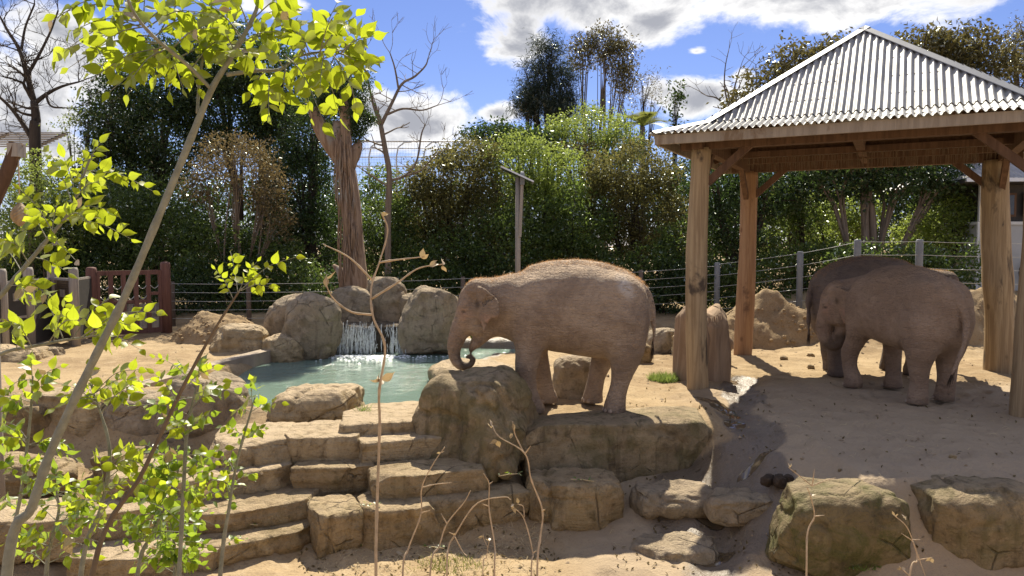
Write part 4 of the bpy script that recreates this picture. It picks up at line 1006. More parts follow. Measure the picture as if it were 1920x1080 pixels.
def chain(D, P, pts, k, sub=4):
    pts = spline(pts, (len(pts) - 1) * sub + 1) if sub > 1 else np.array(pts)
    m = float(np.max(pts[:, 3])) + k + .06; S = sub3(P, pts[:, :3].min(0) - m, pts[:, :3].max(0) + m)
    Q = P[S]; E = np.full(Q.shape[:3], 9.0, np.float32)
    for a, b in zip(pts[:-1], pts[1:]):
        mm = max(a[3], b[3]) + k + .06; T = sub3(Q, np.minimum(a[:3], b[:3]) - mm, np.maximum(a[:3], b[:3]) + mm)
        E[T] = np.minimum(E[T], sd_cone(Q[T], a[:3], b[:3], a[3], b[3]))
    D[S] = smin(D[S], E, k); return D
BODY = np.array([  # x, top, bottom, half width
    (-1.27, 1.60, 1.36, .06), (-1.21, 1.88, 1.12, .28), (-1.06, 2.08, .98, .46), (-.80, 2.22, .86, .565), (-.45, 2.32, .82, .63), (-.10, 2.36, .86, .665),
    (.30, 2.34, .93, .655), (.60, 2.28, 1.0, .585), (.85, 2.20, 1.05, .47), (1.05, 2.13, 1.13, .37), (1.28, 2.08, 1.2, .30), (1.5, 2.0, 1.35, .22)])
EAR = np.array([(1.50, 1.97), (1.42, 1.985), (1.30, 1.91), (1.17, 1.82), (1.14, 1.68), (1.145, 1.55), (1.19, 1.50), (1.27, 1.50), (1.335, 1.40), (1.38, 1.27), (1.405, 1.235), (1.435, 1.36), (1.47, 1.52), (1.50, 1.75)])
def rotm(yaw, pitch, roll=0.0):
    return np.array((Matrix.Rotation(yaw, 3, 'Z') @ Matrix.Rotation(pitch, 3, 'Y') @ Matrix.Rotation(roll, 3, 'X')))
def make_elephant(label, loc, rz, scale, skin, legs, trunk, tail, yaw=0.0, pitch=0.0, voxel=.024, seed=0, hairy=True, earflap=.92):
    lo = np.array([-1.62, -1.05, -.04]); hi = np.array([2.15, 1.05, 2.5])
    n = np.ceil((hi - lo) / voxel).astype(int) + 1
    gx = [lo[k] + voxel * np.arange(n[k]) for k in range(3)]
    P = np.stack(np.meshgrid(*gx, indexing='ij'), -1).astype(np.float32)
    x, y, z = P[..., 0], P[..., 1], P[..., 2]
    xc = np.clip(x, BODY[0, 0], BODY[-1, 0]); bs = spline(BODY, 90); bs = bs[np.argsort(bs[:, 0])]
    top = np.interp(xc, bs[:, 0], bs[:, 1]); bot = np.interp(xc, bs[:, 0], bs[:, 2]); w = np.interp(xc, bs[:, 0], bs[:, 3])
    c = bot + (top - bot) * .47; h = np.where(z > c, top - c, c - bot); e = np.where(z > c, 2.0, 2.35)
    r = (np.abs(y / w) ** e + np.abs((z - c) / h) ** e) ** (1 / e)
    D = (r - 1) * np.minimum(w, h) * .9; D = np.maximum(D, 0) + np.minimum(D, 0); D = np.where(np.abs(x - xc) > 1e-6, np.hypot(np.maximum(D, 0), np.abs(x - xc)) + 1e-3, D)
    # spine ridge, hip bones, shoulder
    D = chain(D, P, [(-1.18, 0, 1.84, .09), (-.8, 0, 2.14, .09), (-.1, 0, 2.28, .09), (.6, 0, 2.2, .09)], .14, 2)
    for s in (-1, 1):
        S_ = sub3(P, (-1.6, -1, .9), (0, 1, 2.4)); D[S_] = smin(D[S_], sd_ell(P[S_], (-.78, s * .34, 1.72), (.34, .22, .40)), .22)
        S_ = sub3(P, (0, -1, .7), (1.4, 1, 2.4)); D[S_] = smin(D[S_], sd_ell(P[S_], (.66, s * .36, 1.55), (.24, .17, .48)), .2)
    for lg in legs: D = chain(D, P, lg, .13, 3)
    # head, in its own turned frame
    piv = np.array([1.12, 0, 1.72]); Rm = rotm(yaw, pitch); box = (x > .45) & (z > .05)
    H = (P[box] - piv) @ Rm + piv; Dh = D[box]; hx, hy, hzz = H[:, 0], H[:, 1], H[:, 2]
    Dh = smin(Dh, sd_ell(H, (1.46, 0, 1.76), (.33, .29, .32)), .16)
    Dh = smin(Dh, sd_cone(H, (1.0, 0, 1.72), (1.45, 0, 1.68), .40, .30), .14)
    for s in (-1, 1):
        Dh = smin(Dh, sd_ell(H, (1.52, s * .13, 1.94), (.17, .145, .15)), .08)
        Dh = smin(Dh, sd_ell(H, (1.50, s * .16, 1.40), (.17, .12, .2)), .1)
        Dh = smin(Dh, sd_ell(H, (1.73, s * .19, 1.66), (.075, .055, .05)), .06)
        Dh = smin(Dh, sd_ell(H, (1.715, s * .205, 1.515), (.06, .04, .035)), .05)
        Dh = np.maximum(Dh, -smin(sd_ell(H, (1.735, s * .245, 1.585), (.05, .045, .032)), sd_ell(H, (1.60, s * .315, 1.76), (.11, .07, .14)), .04)) if True else Dh
    Dh = smin(Dh, sd_ell(H, (1.63, 0, 1.55), (.215, .22, .34)), .12)
    Dh = smin(Dh, sd_cone(H, (1.36, 0, 1.30), (1.62, 0, .95), .19, .05), .07)
    T = spline(trunk, (len(trunk) - 1) * 6 + 1); E = None
    for k, (a, b) in enumerate(zip(T[:-1], T[1:])):
        q = sd_cone(H, a[:3], b[:3], a[3] * (1 + .03 * math.sin(k * 2.1)), b[3] * (1 + .03 * math.sin(k * 2.1 + 2.1))); E = q if E is None else np.minimum(E, q)
    Dh = smin(Dh, E, .07)
    ear = polysd(hx, hzz, EAR); y0 = .285 + earflap * np.maximum(1.5 - hx, 0) + .06 * np.sin((hzz - 1.3) * 5.0) * np.clip((1.5 - hx) / .3, 0, 1) + .05 * np.clip(1.5 - hzz, 0, 1)
    tops = sstep(1.82, 1.95, hzz) * np.clip((1.45 - hx) / .2, 0, 1); y0 = y0 + .07 * tops
    thick = np.abs(np.abs(hy) - y0) - .014; de = np.hypot(np.maximum(ear + .015, 0), np.maximum(thick, 0)) - .014 + np.minimum(np.maximum(ear + .015, thick), 0)
    Dh = smin(Dh, de, .05)
    D[box] = Dh
    D = chain(D, P, tail, .06, 5)
    # skin folds as real relief
    nz = fbm(P[::1].reshape(-1, 3)[np.abs(D).ravel() < .06] * np.array([2.2, 2.2, 4.5]) + seed, seed, 3)
    flat = D.ravel().copy(); flat[np.abs(D).ravel() < .06] += .015 * nz; D = flat.reshape(D.shape)
    D = np.maximum(D, .004 - z)
    Vt, F = surface_nets(D, lo, voxel)
    # one smoothing pass
    for it in range(2):
        sm = np.zeros_like(Vt); ct = np.zeros(len(Vt))
        for k in range(4): np.add.at(sm, F[:, k], Vt[F[:, (k + 1) % 4]]); np.add.at(ct, F[:, k], 1); np.add.at(sm, F[:, k], Vt[F[:, (k + 3) % 4]]); np.add.at(ct, F[:, k], 1)
        Vt = Vt * .5 + sm / ct[:, None] * .5
    root = thing('elephant', label, 'elephant', loc, rz, 'elephants of the enclosure'); root.scale = (scale,) * 3
    me = mesh_np('body', Vt, F, True, M[skin])
    Hv = (Vt - piv) @ Rm + piv
    earz = sstep(.03, -.05, polysd(Hv[:, 0], Hv[:, 2], EAR)) * (np.abs(Hv[:, 1]) > .3) * (Vt[:, 0] > .8)
    lower = sstep(1.62, 1.45, Hv[:, 2]); pk = earz * lower * .9 + .35 * sstep(.18, .05, np.hypot(Hv[:, 0] - 1.7, Hv[:, 2] - 1.55)) * (Vt[:, 0] > 1.1) + .15 * sstep(1.55, 1.7, Hv[:, 0]) * (Hv[:, 2] > 1.0)
    fattr(me, 'pink', np.clip(pk, 0, 1))
    tr = np.array(T)[:, :3]; dt = np.min(np.linalg.norm(Hv[:, None, :] - tr[None, -22:, :], axis=2), 1) if len(Hv) else 0
    damp_shade = sstep(.2, .09, dt) * (Hv[:, 0] > 1.3) * sstep(1.12, .95, Hv[:, 2]) * .85
    ab = np.abs(Hv[:, 1]); damp_shade = np.maximum(damp_shade, .8 * sstep(.055, .02, np.hypot(Hv[:, 0] - 1.725, (Hv[:, 2] - 1.585) * 1.5)) * (ab > .1) * (ab < .4)); damp_shade = np.maximum(damp_shade, .7 * sstep(.10, .02, np.hypot((Hv[:, 0] - 1.50) * 1.6, Hv[:, 2] - 1.70)) * (ab > .2) * (ab < .45))  # shade of the eye crease and ear hole painted into this mask
    damp_shade = np.maximum(damp_shade, .35 * sstep(.16, .02, Vt[:, 2])); fattr(me, 'damp_shade', np.clip(damp_shade, 0, 1))
    fattr(me, 'pale', sstep(.26, .05, np.hypot((Vt[:, 0] + .80) * 1.5 - (Vt[:, 2] - 1.98) * .5, (Vt[:, 2] - 1.98))) * (Vt[:, 1] > .1) * (1.0 if hairy and yaw == 0 else 0.0))
    body = link('body', me, root)
    def hp(q): return tuple((np.array(q) - piv) @ Rm.T + piv)
    v, f = cubegrid(6); v = v / np.linalg.norm(v, axis=1)[:, None]
    em = mesh_np('eye', v * .026, f, True, M['eye'])
    for s in (-1, 1): link('eye', em, root, hp((1.722, s * .214, 1.585)))
    nm = mesh_np('toenail', v * np.array([.018, .034, .034]), f, True, M['nail'])
    for lg in legs:
        q = lg[-1]; rr = q[3]
        for a in (-1.05, -.52, 0, .52, 1.05):
            o = link('toenail', nm, root, (q[0] + (rr * .985) * math.cos(a), q[1] + (rr * .985) * math.sin(a), .05)); o.rotation_euler = (0, -.25, a)
    # tail brush
    R = random.Random(seed); mb = MB(); tl = tail[-1]; pv = np.array(tail[-1][:3]) - np.array(tail[-2][:3]); pv = pv / np.linalg.norm(pv)
    for k in range(46):
        a0 = np.array(tl[:3]) - pv * R.uniform(0, .16) + np.array([R.uniform(-.014, .014), R.uniform(-.014, .014), 0]); e_ = a0 + pv * R.uniform(.1, .22) + np.array([R.uniform(-.03, .03), R.uniform(-.03, .03), -.06])
        mb.tube([a0, (a0 + e_) / 2, e_], [.003, .003, .001], 3, False)
    t = mb.build('tail_brush', M['hair_dark'], root); t['kind'] = 'stuff'
    if hairy:
        # fine ginger hair along the spine and the crown
        nor = np.zeros_like(Vt); tri = np.cross(Vt[F[:, 1]] - Vt[F[:, 0]], Vt[F[:, 2]] - Vt[F[:, 0]])
        for k in range(4): np.add.at(nor, F[:, k], tri)
        nor /= np.linalg.norm(nor, axis=1)[:, None] + 1e-9
        rs = np.random.RandomState(seed + 1); cand = np.where((nor[:, 2] > .62) & (Vt[:, 2] > 1.75) & (np.abs(Vt[:, 1]) < .20))[0]
        pick = rs.choice(cand, 5000); b = Vt[pick] + rs.uniform(-.012, .012, (len(pick), 3)) - nor[pick] * .004
        dirv = nor[pick] * 1.0 + np.array([-.7, 0, -.1]) + rs.normal(0, .42, (len(pick), 3)); dirv /= np.linalg.norm(dirv, axis=1)[:, None]
        ln = rs.uniform(.02, .05, len(pick)) * (1.1 - np.abs(Vt[pick, 1]) * 1.2); tip = b + dirv * ln[:, None]; side = np.cross(dirv, rs.normal(0, 1, (len(pick), 3))); side /= np.linalg.norm(side, axis=1)[:, None]
        Vh = np.stack([b - side * .0018, b + side * .0018, tip], 1).reshape(-1, 3); Fh = np.arange(len(Vh)).reshape(-1, 3)
        hm_ = mesh_np('back_hair', Vh, Fh, False, M['hair']); fattr(hm_, 'tint', np.repeat(rs.uniform(0, 1, len(pick)), 3)); hmesh = link('back_hair', hm_, root); hmesh['kind'] = 'stuff'
    return root
def build_elephants():
    # the eating elephant, head to the left; its left flank faces the camera
    legsA = [[(.62, .33, 1.45, .28), (.68, .36, 1.05, .215), (.735, .36, .66, .17), (.70, .36, .34, .145), (.635, .36, .12, .165), (.61, .36, .04, .175)],
             [(.58, -.33, 1.4, .28), (.54, -.36, .95, .19), (.47, -.37, .60, .15), (.41, -.37, .30, .14), (.37, -.37, .10, .165), (.355, -.37, .04, .175)],
             [(-.84, .33, 1.40, .36), (-.84, .37, 1.02, .29), (-.80, .38, .72, .19), (-.735, .38, .42, .14), (-.68, .38, .14, .165), (-.665, .38, .04, .18)],
             [(-.74, -.33, 1.35, .36), (-.66, -.37, .98, .27), (-.55, -.38, .68, .18), (-.46, -.38, .40, .14), (-.41, -.38, .12, .16), (-.40, -.38, .04, .175)]]
    trunkA = [(1.62, 0, 1.56, .22), (1.74, 0, 1.36, .175), (1.83, 0, 1.18, .14), (1.885, 0, 1.0, .118), (1.885, 0, .84, .10), (1.82, 0, .71, .082), (1.72, 0, .668, .066), (1.63, 0, .70, .054), (1.588, 0, .775, .046), (1.63, 0, .835, .039), (1.69, 0, .828, .034)]
    tailA = [(-1.19, 0, 1.88, .075), (-1.28, 0, 1.75, .062), (-1.33, .02, 1.50, .048), (-1.345, .03, 1.2, .036), (-1.32, .04, .98, .024)]
    gz = 0.02; c = G(1085, 770, 0)
    A = make_elephant('brown elephant eating with its trunk tip resting on the boulder by the pool', (.93, 11.72, .03), math.pi, .975, 'skin', legsA, trunkA, tailA, 0.0, 0.0, seed=3)
    # nearer of the two under the shelter: seen from behind, head turned left, trunk curled to the mouth
    legsB = [[(.62, .33, 1.45, .28), (.72, .35, 1.02, .20), (.90, .35, .70, .165), (.92, .34, .40, .14), (.80, .34, .13, .16), (.82, .34, .05, .175)],
             [(.60, -.33, 1.4, .28), (.60, -.35, .95, .19), (.58, -.36, .60, .155), (.56, -.36, .30, .145), (.56, -.36, .10, .17), (.57, -.36, .04, .175)],
             [(-.84, .33, 1.40, .36), (-.84, .35, 1.02, .28), (-.82, .36, .70, .19), (-.82, .35, .40, .15), (-.80, .35, .14, .17), (-.79, .35, .04, .18)],
             [(-.78, -.33, 1.38, .36), (-.74, -.35, 1.0, .27), (-.70, -.36, .70, .19), (-.70, -.36, .40, .15), (-.66, -.36, .13, .165), (-.65, -.36, .04, .178)]]
    trunkB = [(1.62, 0, 1.56, .22), (1.76, 0, 1.36, .175), (1.82, 0, 1.15, .15), (1.80, 0, .93, .13), (1.70, 0, .80, .11), (1.58, .02, .80, .09), (1.50, .03, .90, .07), (1.50, .03, 1.02, .055)]
    tailB = [(-1.19, 0, 1.88, .085), (-1.29, .0, 1.74, .075), (-1.36, -.04, 1.48, .06), (-1.40, .02, 1.15, .048), (-1.42, .16, .85, .036), (-1.42, .27, .62, .026)]
    hB = math.radians(105)
    make_elephant('dusty reddish elephant under the shelter with its tail towards the yard', (6.72, 12.80, .02), hB, .935, 'skin_red', legsB, trunkB, tailB, math.radians(46), math.radians(6), seed=5, hairy=False, earflap=.92)
    legsC = [[(.62, .33, 1.45, .28), (.66, .35, 1.02, .20), (.66, .35, .66, .165), (.62, .35, .34, .145), (.60, .35, .13, .165), (.60, .35, .04, .175)],
             [(.60, -.33, 1.4, .28), (.64, -.35, .95, .19), (.70, -.36, .60, .155), (.70, -.36, .30, .145), (.68, -.36, .10, .17), (.69, -.36, .04, .175)],
             [(-.84, .33, 1.40, .36), (-.80, .35, 1.02, .28), (-.72, .36, .70, .19), (-.70, .36, .40, .15), (-.64, .36, .14, .17), (-.63, .36, .04, .18)],
             [(-.86, -.33, 1.38, .36), (-.90, -.35, 1.0, .27), (-.93, -.36, .70, .19), (-.93, -.36, .40, .15), (-.90, -.36, .13, .165), (-.89, -.36, .04, .178)]]
    trunkC = [(1.62, 0, 1.56, .22), (1.74, 0, 1.36, .175), (1.80, 0, 1.12, .14), (1.80, 0, .85, .115), (1.76, 0, .58, .09), (1.70, 0, .34, .07), (1.66, 0, .16, .055)]
    tailC = [(-1.19, 0, 1.88, .075), (-1.28, .0, 1.75, .062), (-1.34, -.03, 1.45, .05), (-1.35, -.05, 1.15, .038), (-1.34, -.05, .80, .026)]
    make_elephant('darker grey elephant under the shelter partly hidden behind the reddish one', (7.26, 15.0, .02), math.radians(4), .985, 'skin_grey', legsC, trunkC, tailC, math.radians(-8), math.radians(2), seed=8, hairy=True)
    return A
ELEPHANT_A = build_elephants()
# ------------------------------------------------------------------ trees and hedges
LM = {'evergreen': leafmat('evergreen_leaf', (0.020, 0.036, 0.016), (0.060, 0.090, 0.034), 0.32, 0.25, (0.10, 0.17, 0.035)),
      'hedge': leafmat('hedge_leaf', (0.024, 0.042, 0.016), (0.085, 0.125, 0.036), 0.38, 0.30, (0.26, 0.37, 0.07)),
      'bright': leafmat('bright_leaf', (0.05, 0.078, 0.02), (0.19, 0.235, 0.06), 0.48, 0.25, (0.44, 0.54, 0.11)),
      'olive': leafmat('olive_leaf', (0.042, 0.048, 0.018), (0.135, 0.122, 0.048), 0.40, 0.20, (0.27, 0.25, 0.075)),
      'rust': leafmat('rusty_leaf', (0.075, 0.055, 0.028), (0.19, 0.15, 0.075), .34, .2, (0.30, 0.22, 0.095)),
      'casuarina': leafmat('casuarina_needle', (0.018, 0.030, 0.022), (0.050, 0.068, 0.048), .22, .25, (0.07, 0.10, 0.05)),
      'gum': leafmat('gum_leaf', (0.045, 0.045, 0.020), (0.12, 0.10, 0.045), .34, .4, (0.22, 0.19, 0.07)),
      'magnolia': leafmat('magnolia_leaf', (0.050, 0.050, 0.018), (0.15, 0.12, 0.045), 0.31, 0.30, (0.22, 0.19, 0.06)),
      'palm': leafmat('palm_leaf', (0.06, 0.085, 0.02), (0.20, 0.23, 0.06), .4, .4, (0.36, 0.38, 0.09)),
      'grass': leafmat('grass_blade', (0.06, 0.10, 0.02), (0.17, 0.24, 0.06), .4, .3, (0.36, 0.46, 0.10))}
def leaf_mesh(name, C, L, W, rs, tint, m, droop=0.0, outward=None, upb=.5, spread=1.0):
    n = len(C); d = rs.normal(0, 1, (n, 3)) * spread; d[:, 2] -= droop * 1.6
    if outward is not None: d += outward * .7
    d /= np.linalg.norm(d, axis=1)[:, None] + 1e-9
    nm = rs.normal(0, 1, (n, 3)); nm[:, 2] += upb
    s = np.cross(d, nm); s /= np.linalg.norm(s, axis=1)[:, None] + 1e-9; up = np.cross(s, d)
    l = (L * rs.uniform(.65, 1.3, n))[:, None]; w = (W * rs.uniform(.7, 1.25, n))[:, None]
    V = np.stack([C - d * l * .5, C + s * w * .5 - d * l * .08 + up * w * .18, C + d * l * .5 - up * l * .06, C - s * w * .5 - d * l * .08 + up * w * .18], 1).reshape(-1, 3)
    F = np.arange(4 * n).reshape(-1, 4)
    me = mesh_np(name, V, F, False, m); fattr(me, 'tint', np.repeat(tint, 4)); return me
def make_tree(name, label, d, base, lobes, leaf, seed, L=.15, W=.07, dens=5.0, per=34, clump=.24, trunk_r=.12, bark='bark', group=None, droop=.15, cat='tree', tops=None, limbs=6, fill=.45, stems=None, upb=.5):
    """lobes: (px, py, rx, ry) in photograph pixels at distance d, optional 5th: metres nearer/farther"""
    rs = np.random.RandomState(seed); bx = (base - 960) / FPX * d; bz = hz(bx, d) if d < 60 else 0.3
    root = thing(name, label, cat, (bx, d, bz), 0.0, group); off = np.array([bx, d, bz])
    C = []; T = []; O = []; cents = []; mb = MB(); R = random.Random(seed)
    for lb in lobes:
        px, py, rx, ry = lb[:4]; dy = lb[4] if len(lb) > 4 else 0.0
        dd = d + dy; c = at(px, py, dd / math.cos(0)); a, b = rx / FPX * dd, ry / FPX * dd; r3 = np.array([a, a * .85, b])
        area = 4 * math.pi * ((a * a * .85) * b) ** (2 / 3); n = max(6, int(dens * area))
        u = rs.normal(0, 1, (n, 3)); u /= np.linalg.norm(u, axis=1)[:, None]
        rad = 1 - fill * rs.uniform(0, 1, n) ** 1.6; rad *= 1 + .28 * fbm(u * 1.9 + seed, seed, 3)
        p = c + u * r3 * rad[:, None]
        ok = p[:, 2] > bz - .1; p = p[ok]; u = u[ok]; n = len(p)
        ct = np.clip(.42 + .30 * rs.normal(0, 1, n), 0, 1)
        q = np.repeat(p, per, 0) + rs.normal(0, clump, (n * per, 3)) * np.array([1, 1, .75])
        C.append(q); T.append(np.clip(np.repeat(ct, per) * .65 + rs.uniform(0, .4, n * per), 0, 1)); O.append(np.repeat(u, per, 0)); cents.append((c, p, b))
    C = np.concatenate(C); T = np.concatenate(T); O = np.concatenate(O)
    ok = C[:, 2] > bz + .02; C, T, O = C[ok], T[ok], O[ok]
    cr = link('crown', leaf_mesh('crown', C - off, L, W, rs, T, LM[leaf], droop, O, upb), root)
    # trunk and limbs
    if stems is None: stems = [(base, 0)]
    for (sx, sy) in stems:
        c0 = np.array([(sx - 960) / FPX * d - off[0], sy, -.35]); best = min(cents, key=lambda t: abs(t[0][0] - (sx - 960) / FPX * d)); top = best[0] - off
        mid = (c0 + top) / 2 + np.array([R.uniform(-.2, .2), R.uniform(-.1, .1), 0]); pts = spline([c0, mid, top], 8)
        mb.tube(pts, [trunk_r * (1.25 - .85 * i / 7) for i in range(8)], 9, True, .12, seed)
    tk = mb.build('trunk', M[bark], root, True)
    for (c, p, b) in cents:
        st = np.array([(stems[0][0] - 960) / FPX * d, d, 0]); st = st + (c - st) * .45
        for k in range(limbs):
            if not len(p): continue
            e = p[rs.randint(len(p))]; m_ = (st + e) / 2 + rs.normal(0, .12, 3)
            MB().tube(spline([st - off, (c * .5 + m_ * .5) - off, e - off], 6), [trunk_r * .42 * (1 - .15 * i) for i in range(6)], 5, True, .1, seed + k).build('limb', M[bark], root, True)
    return root
def branch(mb, p, d, l, r, lev, R, up=.12, kink=.35, minr=.004, ratio=.74, nb=(2, 3)):
    pts = [p]; q = Vector(p); dv = Vector(d).normalized(); n = 5; rr = [r]
    for i in range(n):
        dv = (dv + Vector((R.gauss(0, kink * .3), R.gauss(0, kink * .3), R.gauss(0, kink * .2) + up * .25))).normalized(); q = q + dv * l / n; pts.append(q.copy()); rr.append(r * (1 - .38 * (i + 1) / n))
        if lev > 1 and i in (1, 2, 3) and R.random() < .55:
            sd = (dv + Vector((R.gauss(0, 1), R.gauss(0, 1), R.gauss(0, .6))).normalized() * .9).normalized()
            branch(mb, q.copy(), sd, l * R.uniform(.35, .6), max(minr, r * .42), lev - 2, R, up, kink, minr, ratio, nb)
    mb.tube(pts, rr, 7 if r > .04 else 4, r > .03)
    if lev <= 0: return
    for k in range(R.randint(*nb)):
        sd = (dv + Vector((R.gauss(0, 1), R.gauss(0, 1), R.gauss(.1, .6))).normalized() * R.uniform(.5, .95)).normalized()
        branch(mb, q.copy(), sd, l * R.uniform(ratio - .12, ratio + .1), max(minr, r * R.uniform(.5, .66)), lev - 1, R, up, kink, minr, ratio, nb)
def bare_tree(name, label, d, limbs, bark, seed, lev=4, extra=None, group=None, minr=.006):
    """limbs: polylines (px, py, width px) drawn as tapered wood; twigs grow from their ends"""
    R = random.Random(seed); p0 = at(limbs[0][0][0], limbs[0][0][1], d); bz = hz(p0[0], d); root = thing(name, label, 'tree', (p0[0], d, bz), 0, group)
    mb = MB(); tw = MB()
    for k, lm in enumerate(limbs):
        yo = 0 if k == 0 else R.uniform(-.5, .5)
        pts = [at(q[0], q[1], d) - np.array([p0[0], d, bz]) + np.array([0, yo * i / max(1, len(lm) - 1) + (0), 0]) for i, q in enumerate(lm)]
        if k == 0: pts[0][2] = -.3
        rad = [q[2] / FPX * d / 2 for q in lm]; n = 4 * len(lm); S = spline([(*p, r) for p, r in zip(pts, rad)], n)
        mb.tube([s[:3] for s in S], [max(minr, s[3]) for s in S], 9, True, .08, seed)
        e = S[-1]; dr = Vector(S[-1][:3] - S[-3][:3])
        if lev > 0:
            for i in range(2): branch(tw, Vector(e[:3]), dr + Vector((R.gauss(0, .5), R.gauss(0, .5), R.gauss(0, .3))) * dr.length, .55 * d / 22, max(minr, e[3] * .7), lev - 1, R, .15, .5, minr)
            for j in range(3, n - 1, 2):
                if k > 0 or j > n * .6:
                    if R.random() < .75: branch(tw, Vector(S[j][:3]), Vector((R.gauss(0, 1), R.gauss(0, 1), R.gauss(.3, .6))), .5 * d / 22, max(minr, S[j][3] * .4), lev - 2, R, .15, .5, minr)
    t = mb.build('trunk', M[bark], root, True)
    if tw.v: w = tw.build('twigs', M[bark], root, True); w['kind'] = 'stuff'
    return root, np.array([p0[0], d, bz])
def build_trees():
    gl, gc, gr = 'dark trees beyond the fence', 'shrubs of the tall hedge', 'tall trees beyond the hedge'
    # big dark evergreens on the left
    make_tree('evergreen_tree', 'broad dark evergreen tree behind the timber fence', 31, 290, [(225, 215, 62, 75), (305, 150, 92, 85), (290, 255, 108, 80), (240, 330, 80, 70)], 'evergreen', 1, .17, .08, 5.2, 32, .26, .2, 'bark_dark', gl)
    make_tree('evergreen_tree', 'tallest dark evergreen tree rising above the rusty shrub', 32, 470, [(410, 110, 92, 72), (505, 165, 88, 92), (430, 215, 100, 85), (540, 260, 70, 80)], 'evergreen', 2, .17, .08, 5.2, 32, .26, .22, 'bark_dark', gl)
    make_tree('evergreen_tree', 'dark evergreen tree close behind the broken red trunk', 29.5, 590, [(585, 250, 58, 75), (560, 360, 80, 95), (585, 470, 85, 80)], 'evergreen', 3, .16, .075, 5.2, 34, .25, .18, 'bark_dark', gl)
    make_tree('hedge_shrub', 'dense dark shrub behind the red gate', 27, 255, [(230, 400, 92, 80), (215, 500, 90, 75), (310, 455, 88, 95)], 'hedge', 4, .15, .07, 6, 34, .22, .1, 'bark_dark', gc, cat='shrub')
    make_tree('hedge_shrub', 'dark shrub beneath the rusty crowned shrub', 26.5, 420, [(395, 490, 95, 78), (485, 505, 90, 70)], 'hedge', 5, .15, .07, 6, 34, .22, .1, 'bark_dark', gc, cat='shrub')
    make_tree('rusty_shrub', 'rounded shrub with rusty brown crown and bare stems', 25.6, 450, [(440, 298, 78, 48), (385, 345, 42, 36), (498, 350, 40, 46), (515, 415, 30, 40)], 'rust', 6, .12, .05, 6.5, 30, .17, .035, 'bark', None, cat='shrub', limbs=12, fill=.5, stems=[(440, 0), (455, .2), (425, -.2), (470, 0), (448, .3)])
    make_tree('grey_shrub', 'pale green shrub behind the hanging feeder', 25.5, 70, [(55, 345, 62, 55), (95, 420, 70, 70), (25, 440, 60, 75)], 'bright', 7, .13, .065, 4.5, 30, .2, .07, 'bark', None, cat='shrub')
    make_tree('hedge_shrub', 'dark shrub filling the corner behind the mesh fence', 26.5, 100, [(95, 520, 85, 60), (150, 440, 60, 80), (20, 530, 60, 50)], 'evergreen', 8, .15, .07, 6, 32, .22, .1, 'bark_dark', gc, cat='shrub')
    make_tree('yellow_tree', 'thin small tree with yellowish tufts by the bare dark tree', 30, 160, [(215, 182, 26, 10), (130, 235, 40, 18), (165, 215, 35, 18), (175, 275, 40, 30)], 'bright', 9, .12, .05, 3.2, 20, .14, .05, 'bark_dark', None, limbs=8)
    # centre hedge
    make_tree('hedge_shrub', 'glossy green shrub right of the broken red trunk', 26.4, 740, [(722, 400, 48, 85), (755, 490, 70, 62), (700, 480, 40, 60)], 'hedge', 10, .15, .07, 6, 36, .21, .1, 'bark_dark', gc, cat='shrub')
    make_tree('hedge_shrub', 'big brown tipped shrub left of the solar pole', 27.5, 850, [(845, 345, 92, 62), (880, 300, 60, 40), (800, 400, 75, 65), (880, 440, 95, 85)], 'olive', 11, .14, .065, 6.2, 34, .21, .12, 'bark_dark', gc, cat='shrub')
    make_tree('hedge_shrub', 'dark green shrub low behind the solar pole', 26.2, 930, [(850, 490, 80, 55), (945, 470, 85, 75)], 'hedge', 12, .15, .07, 6, 34, .22, .1, 'bark_dark', gc, cat='shrub')
    make_tree('hedge_shrub', 'yellow-green shrub rising behind the solar panel', 28.0, 1010, [(975, 305, 78, 48), (1030, 330, 70, 62), (1000, 410, 92, 80)], 'bright', 13, .14, .065, 6, 34, .2, .12, 'bark_dark', gc, cat='shrub')
    make_tree('hedge_shrub', 'mid green shrub directly above the eating elephant', 26.6, 1080, [(1075, 420, 72, 72), (1080, 500, 95, 55)], 'hedge', 14, .15, .07, 6, 34, .22, .1, 'bark_dark', gc, cat='shrub')
    make_tree('hedge_shrub', 'large shrub with brownish new growth beside the shelter corner', 27.6, 1190, [(1185, 325, 88, 58), (1210, 405, 80, 82), (1140, 380, 50, 60)], 'olive', 15, .14, .065, 6.4, 34, .21, .12, 'bark_dark', gc, cat='shrub')
    make_tree('hedge_shrub', 'sparkling green shrub at fence level beside the shelter post', 25.6, 1240, [(1235, 510, 62, 62), (1285, 470, 50, 70)], 'hedge', 16, .15, .07, 6, 36, .2, .1, 'bark_dark', gc, cat='shrub')
    make_tree('round_tree', 'dense dark tree on the left shoulder of the hedge', 31, 935, [(930, 258, 62, 26), (985, 265, 50, 24)], 'evergreen', 17, .17, .085, 6, 34, .22, .12, 'bark_dark', None)
    make_tree('round_tree', 'light green rounded tree topping the hedge', 31.5, 1120, [(1105, 240, 74, 40), (1060, 270, 40, 30), (1150, 280, 60, 40)], 'bright', 18, .14, .06, 6.4, 34, .22, .14, 'bark_dark', None)
    make_tree('red_shrub', 'small shrub with reddish leaves in the hedge gap', 30, 1088, [(1088, 285, 26, 22)], 'rust', 19, .13, .06, 6, 26, .16, .06, 'bark_dark', None, cat='shrub')
    # tall trees behind
    make_tree('casuarina_tree', 'tall dark casuarina with drooping needles', 38, 1022, [(1028, 95, 24, 40), (1004, 150, 34, 42), (1048, 150, 36, 48), (1022, 195, 58, 34), (985, 200, 26, 24), (1062, 205, 26, 26)], 'casuarina', 20, .34, .03, 5.0, 46, .26, .16, 'bark_dark', gr, droop=.3, limbs=8, fill=.7)
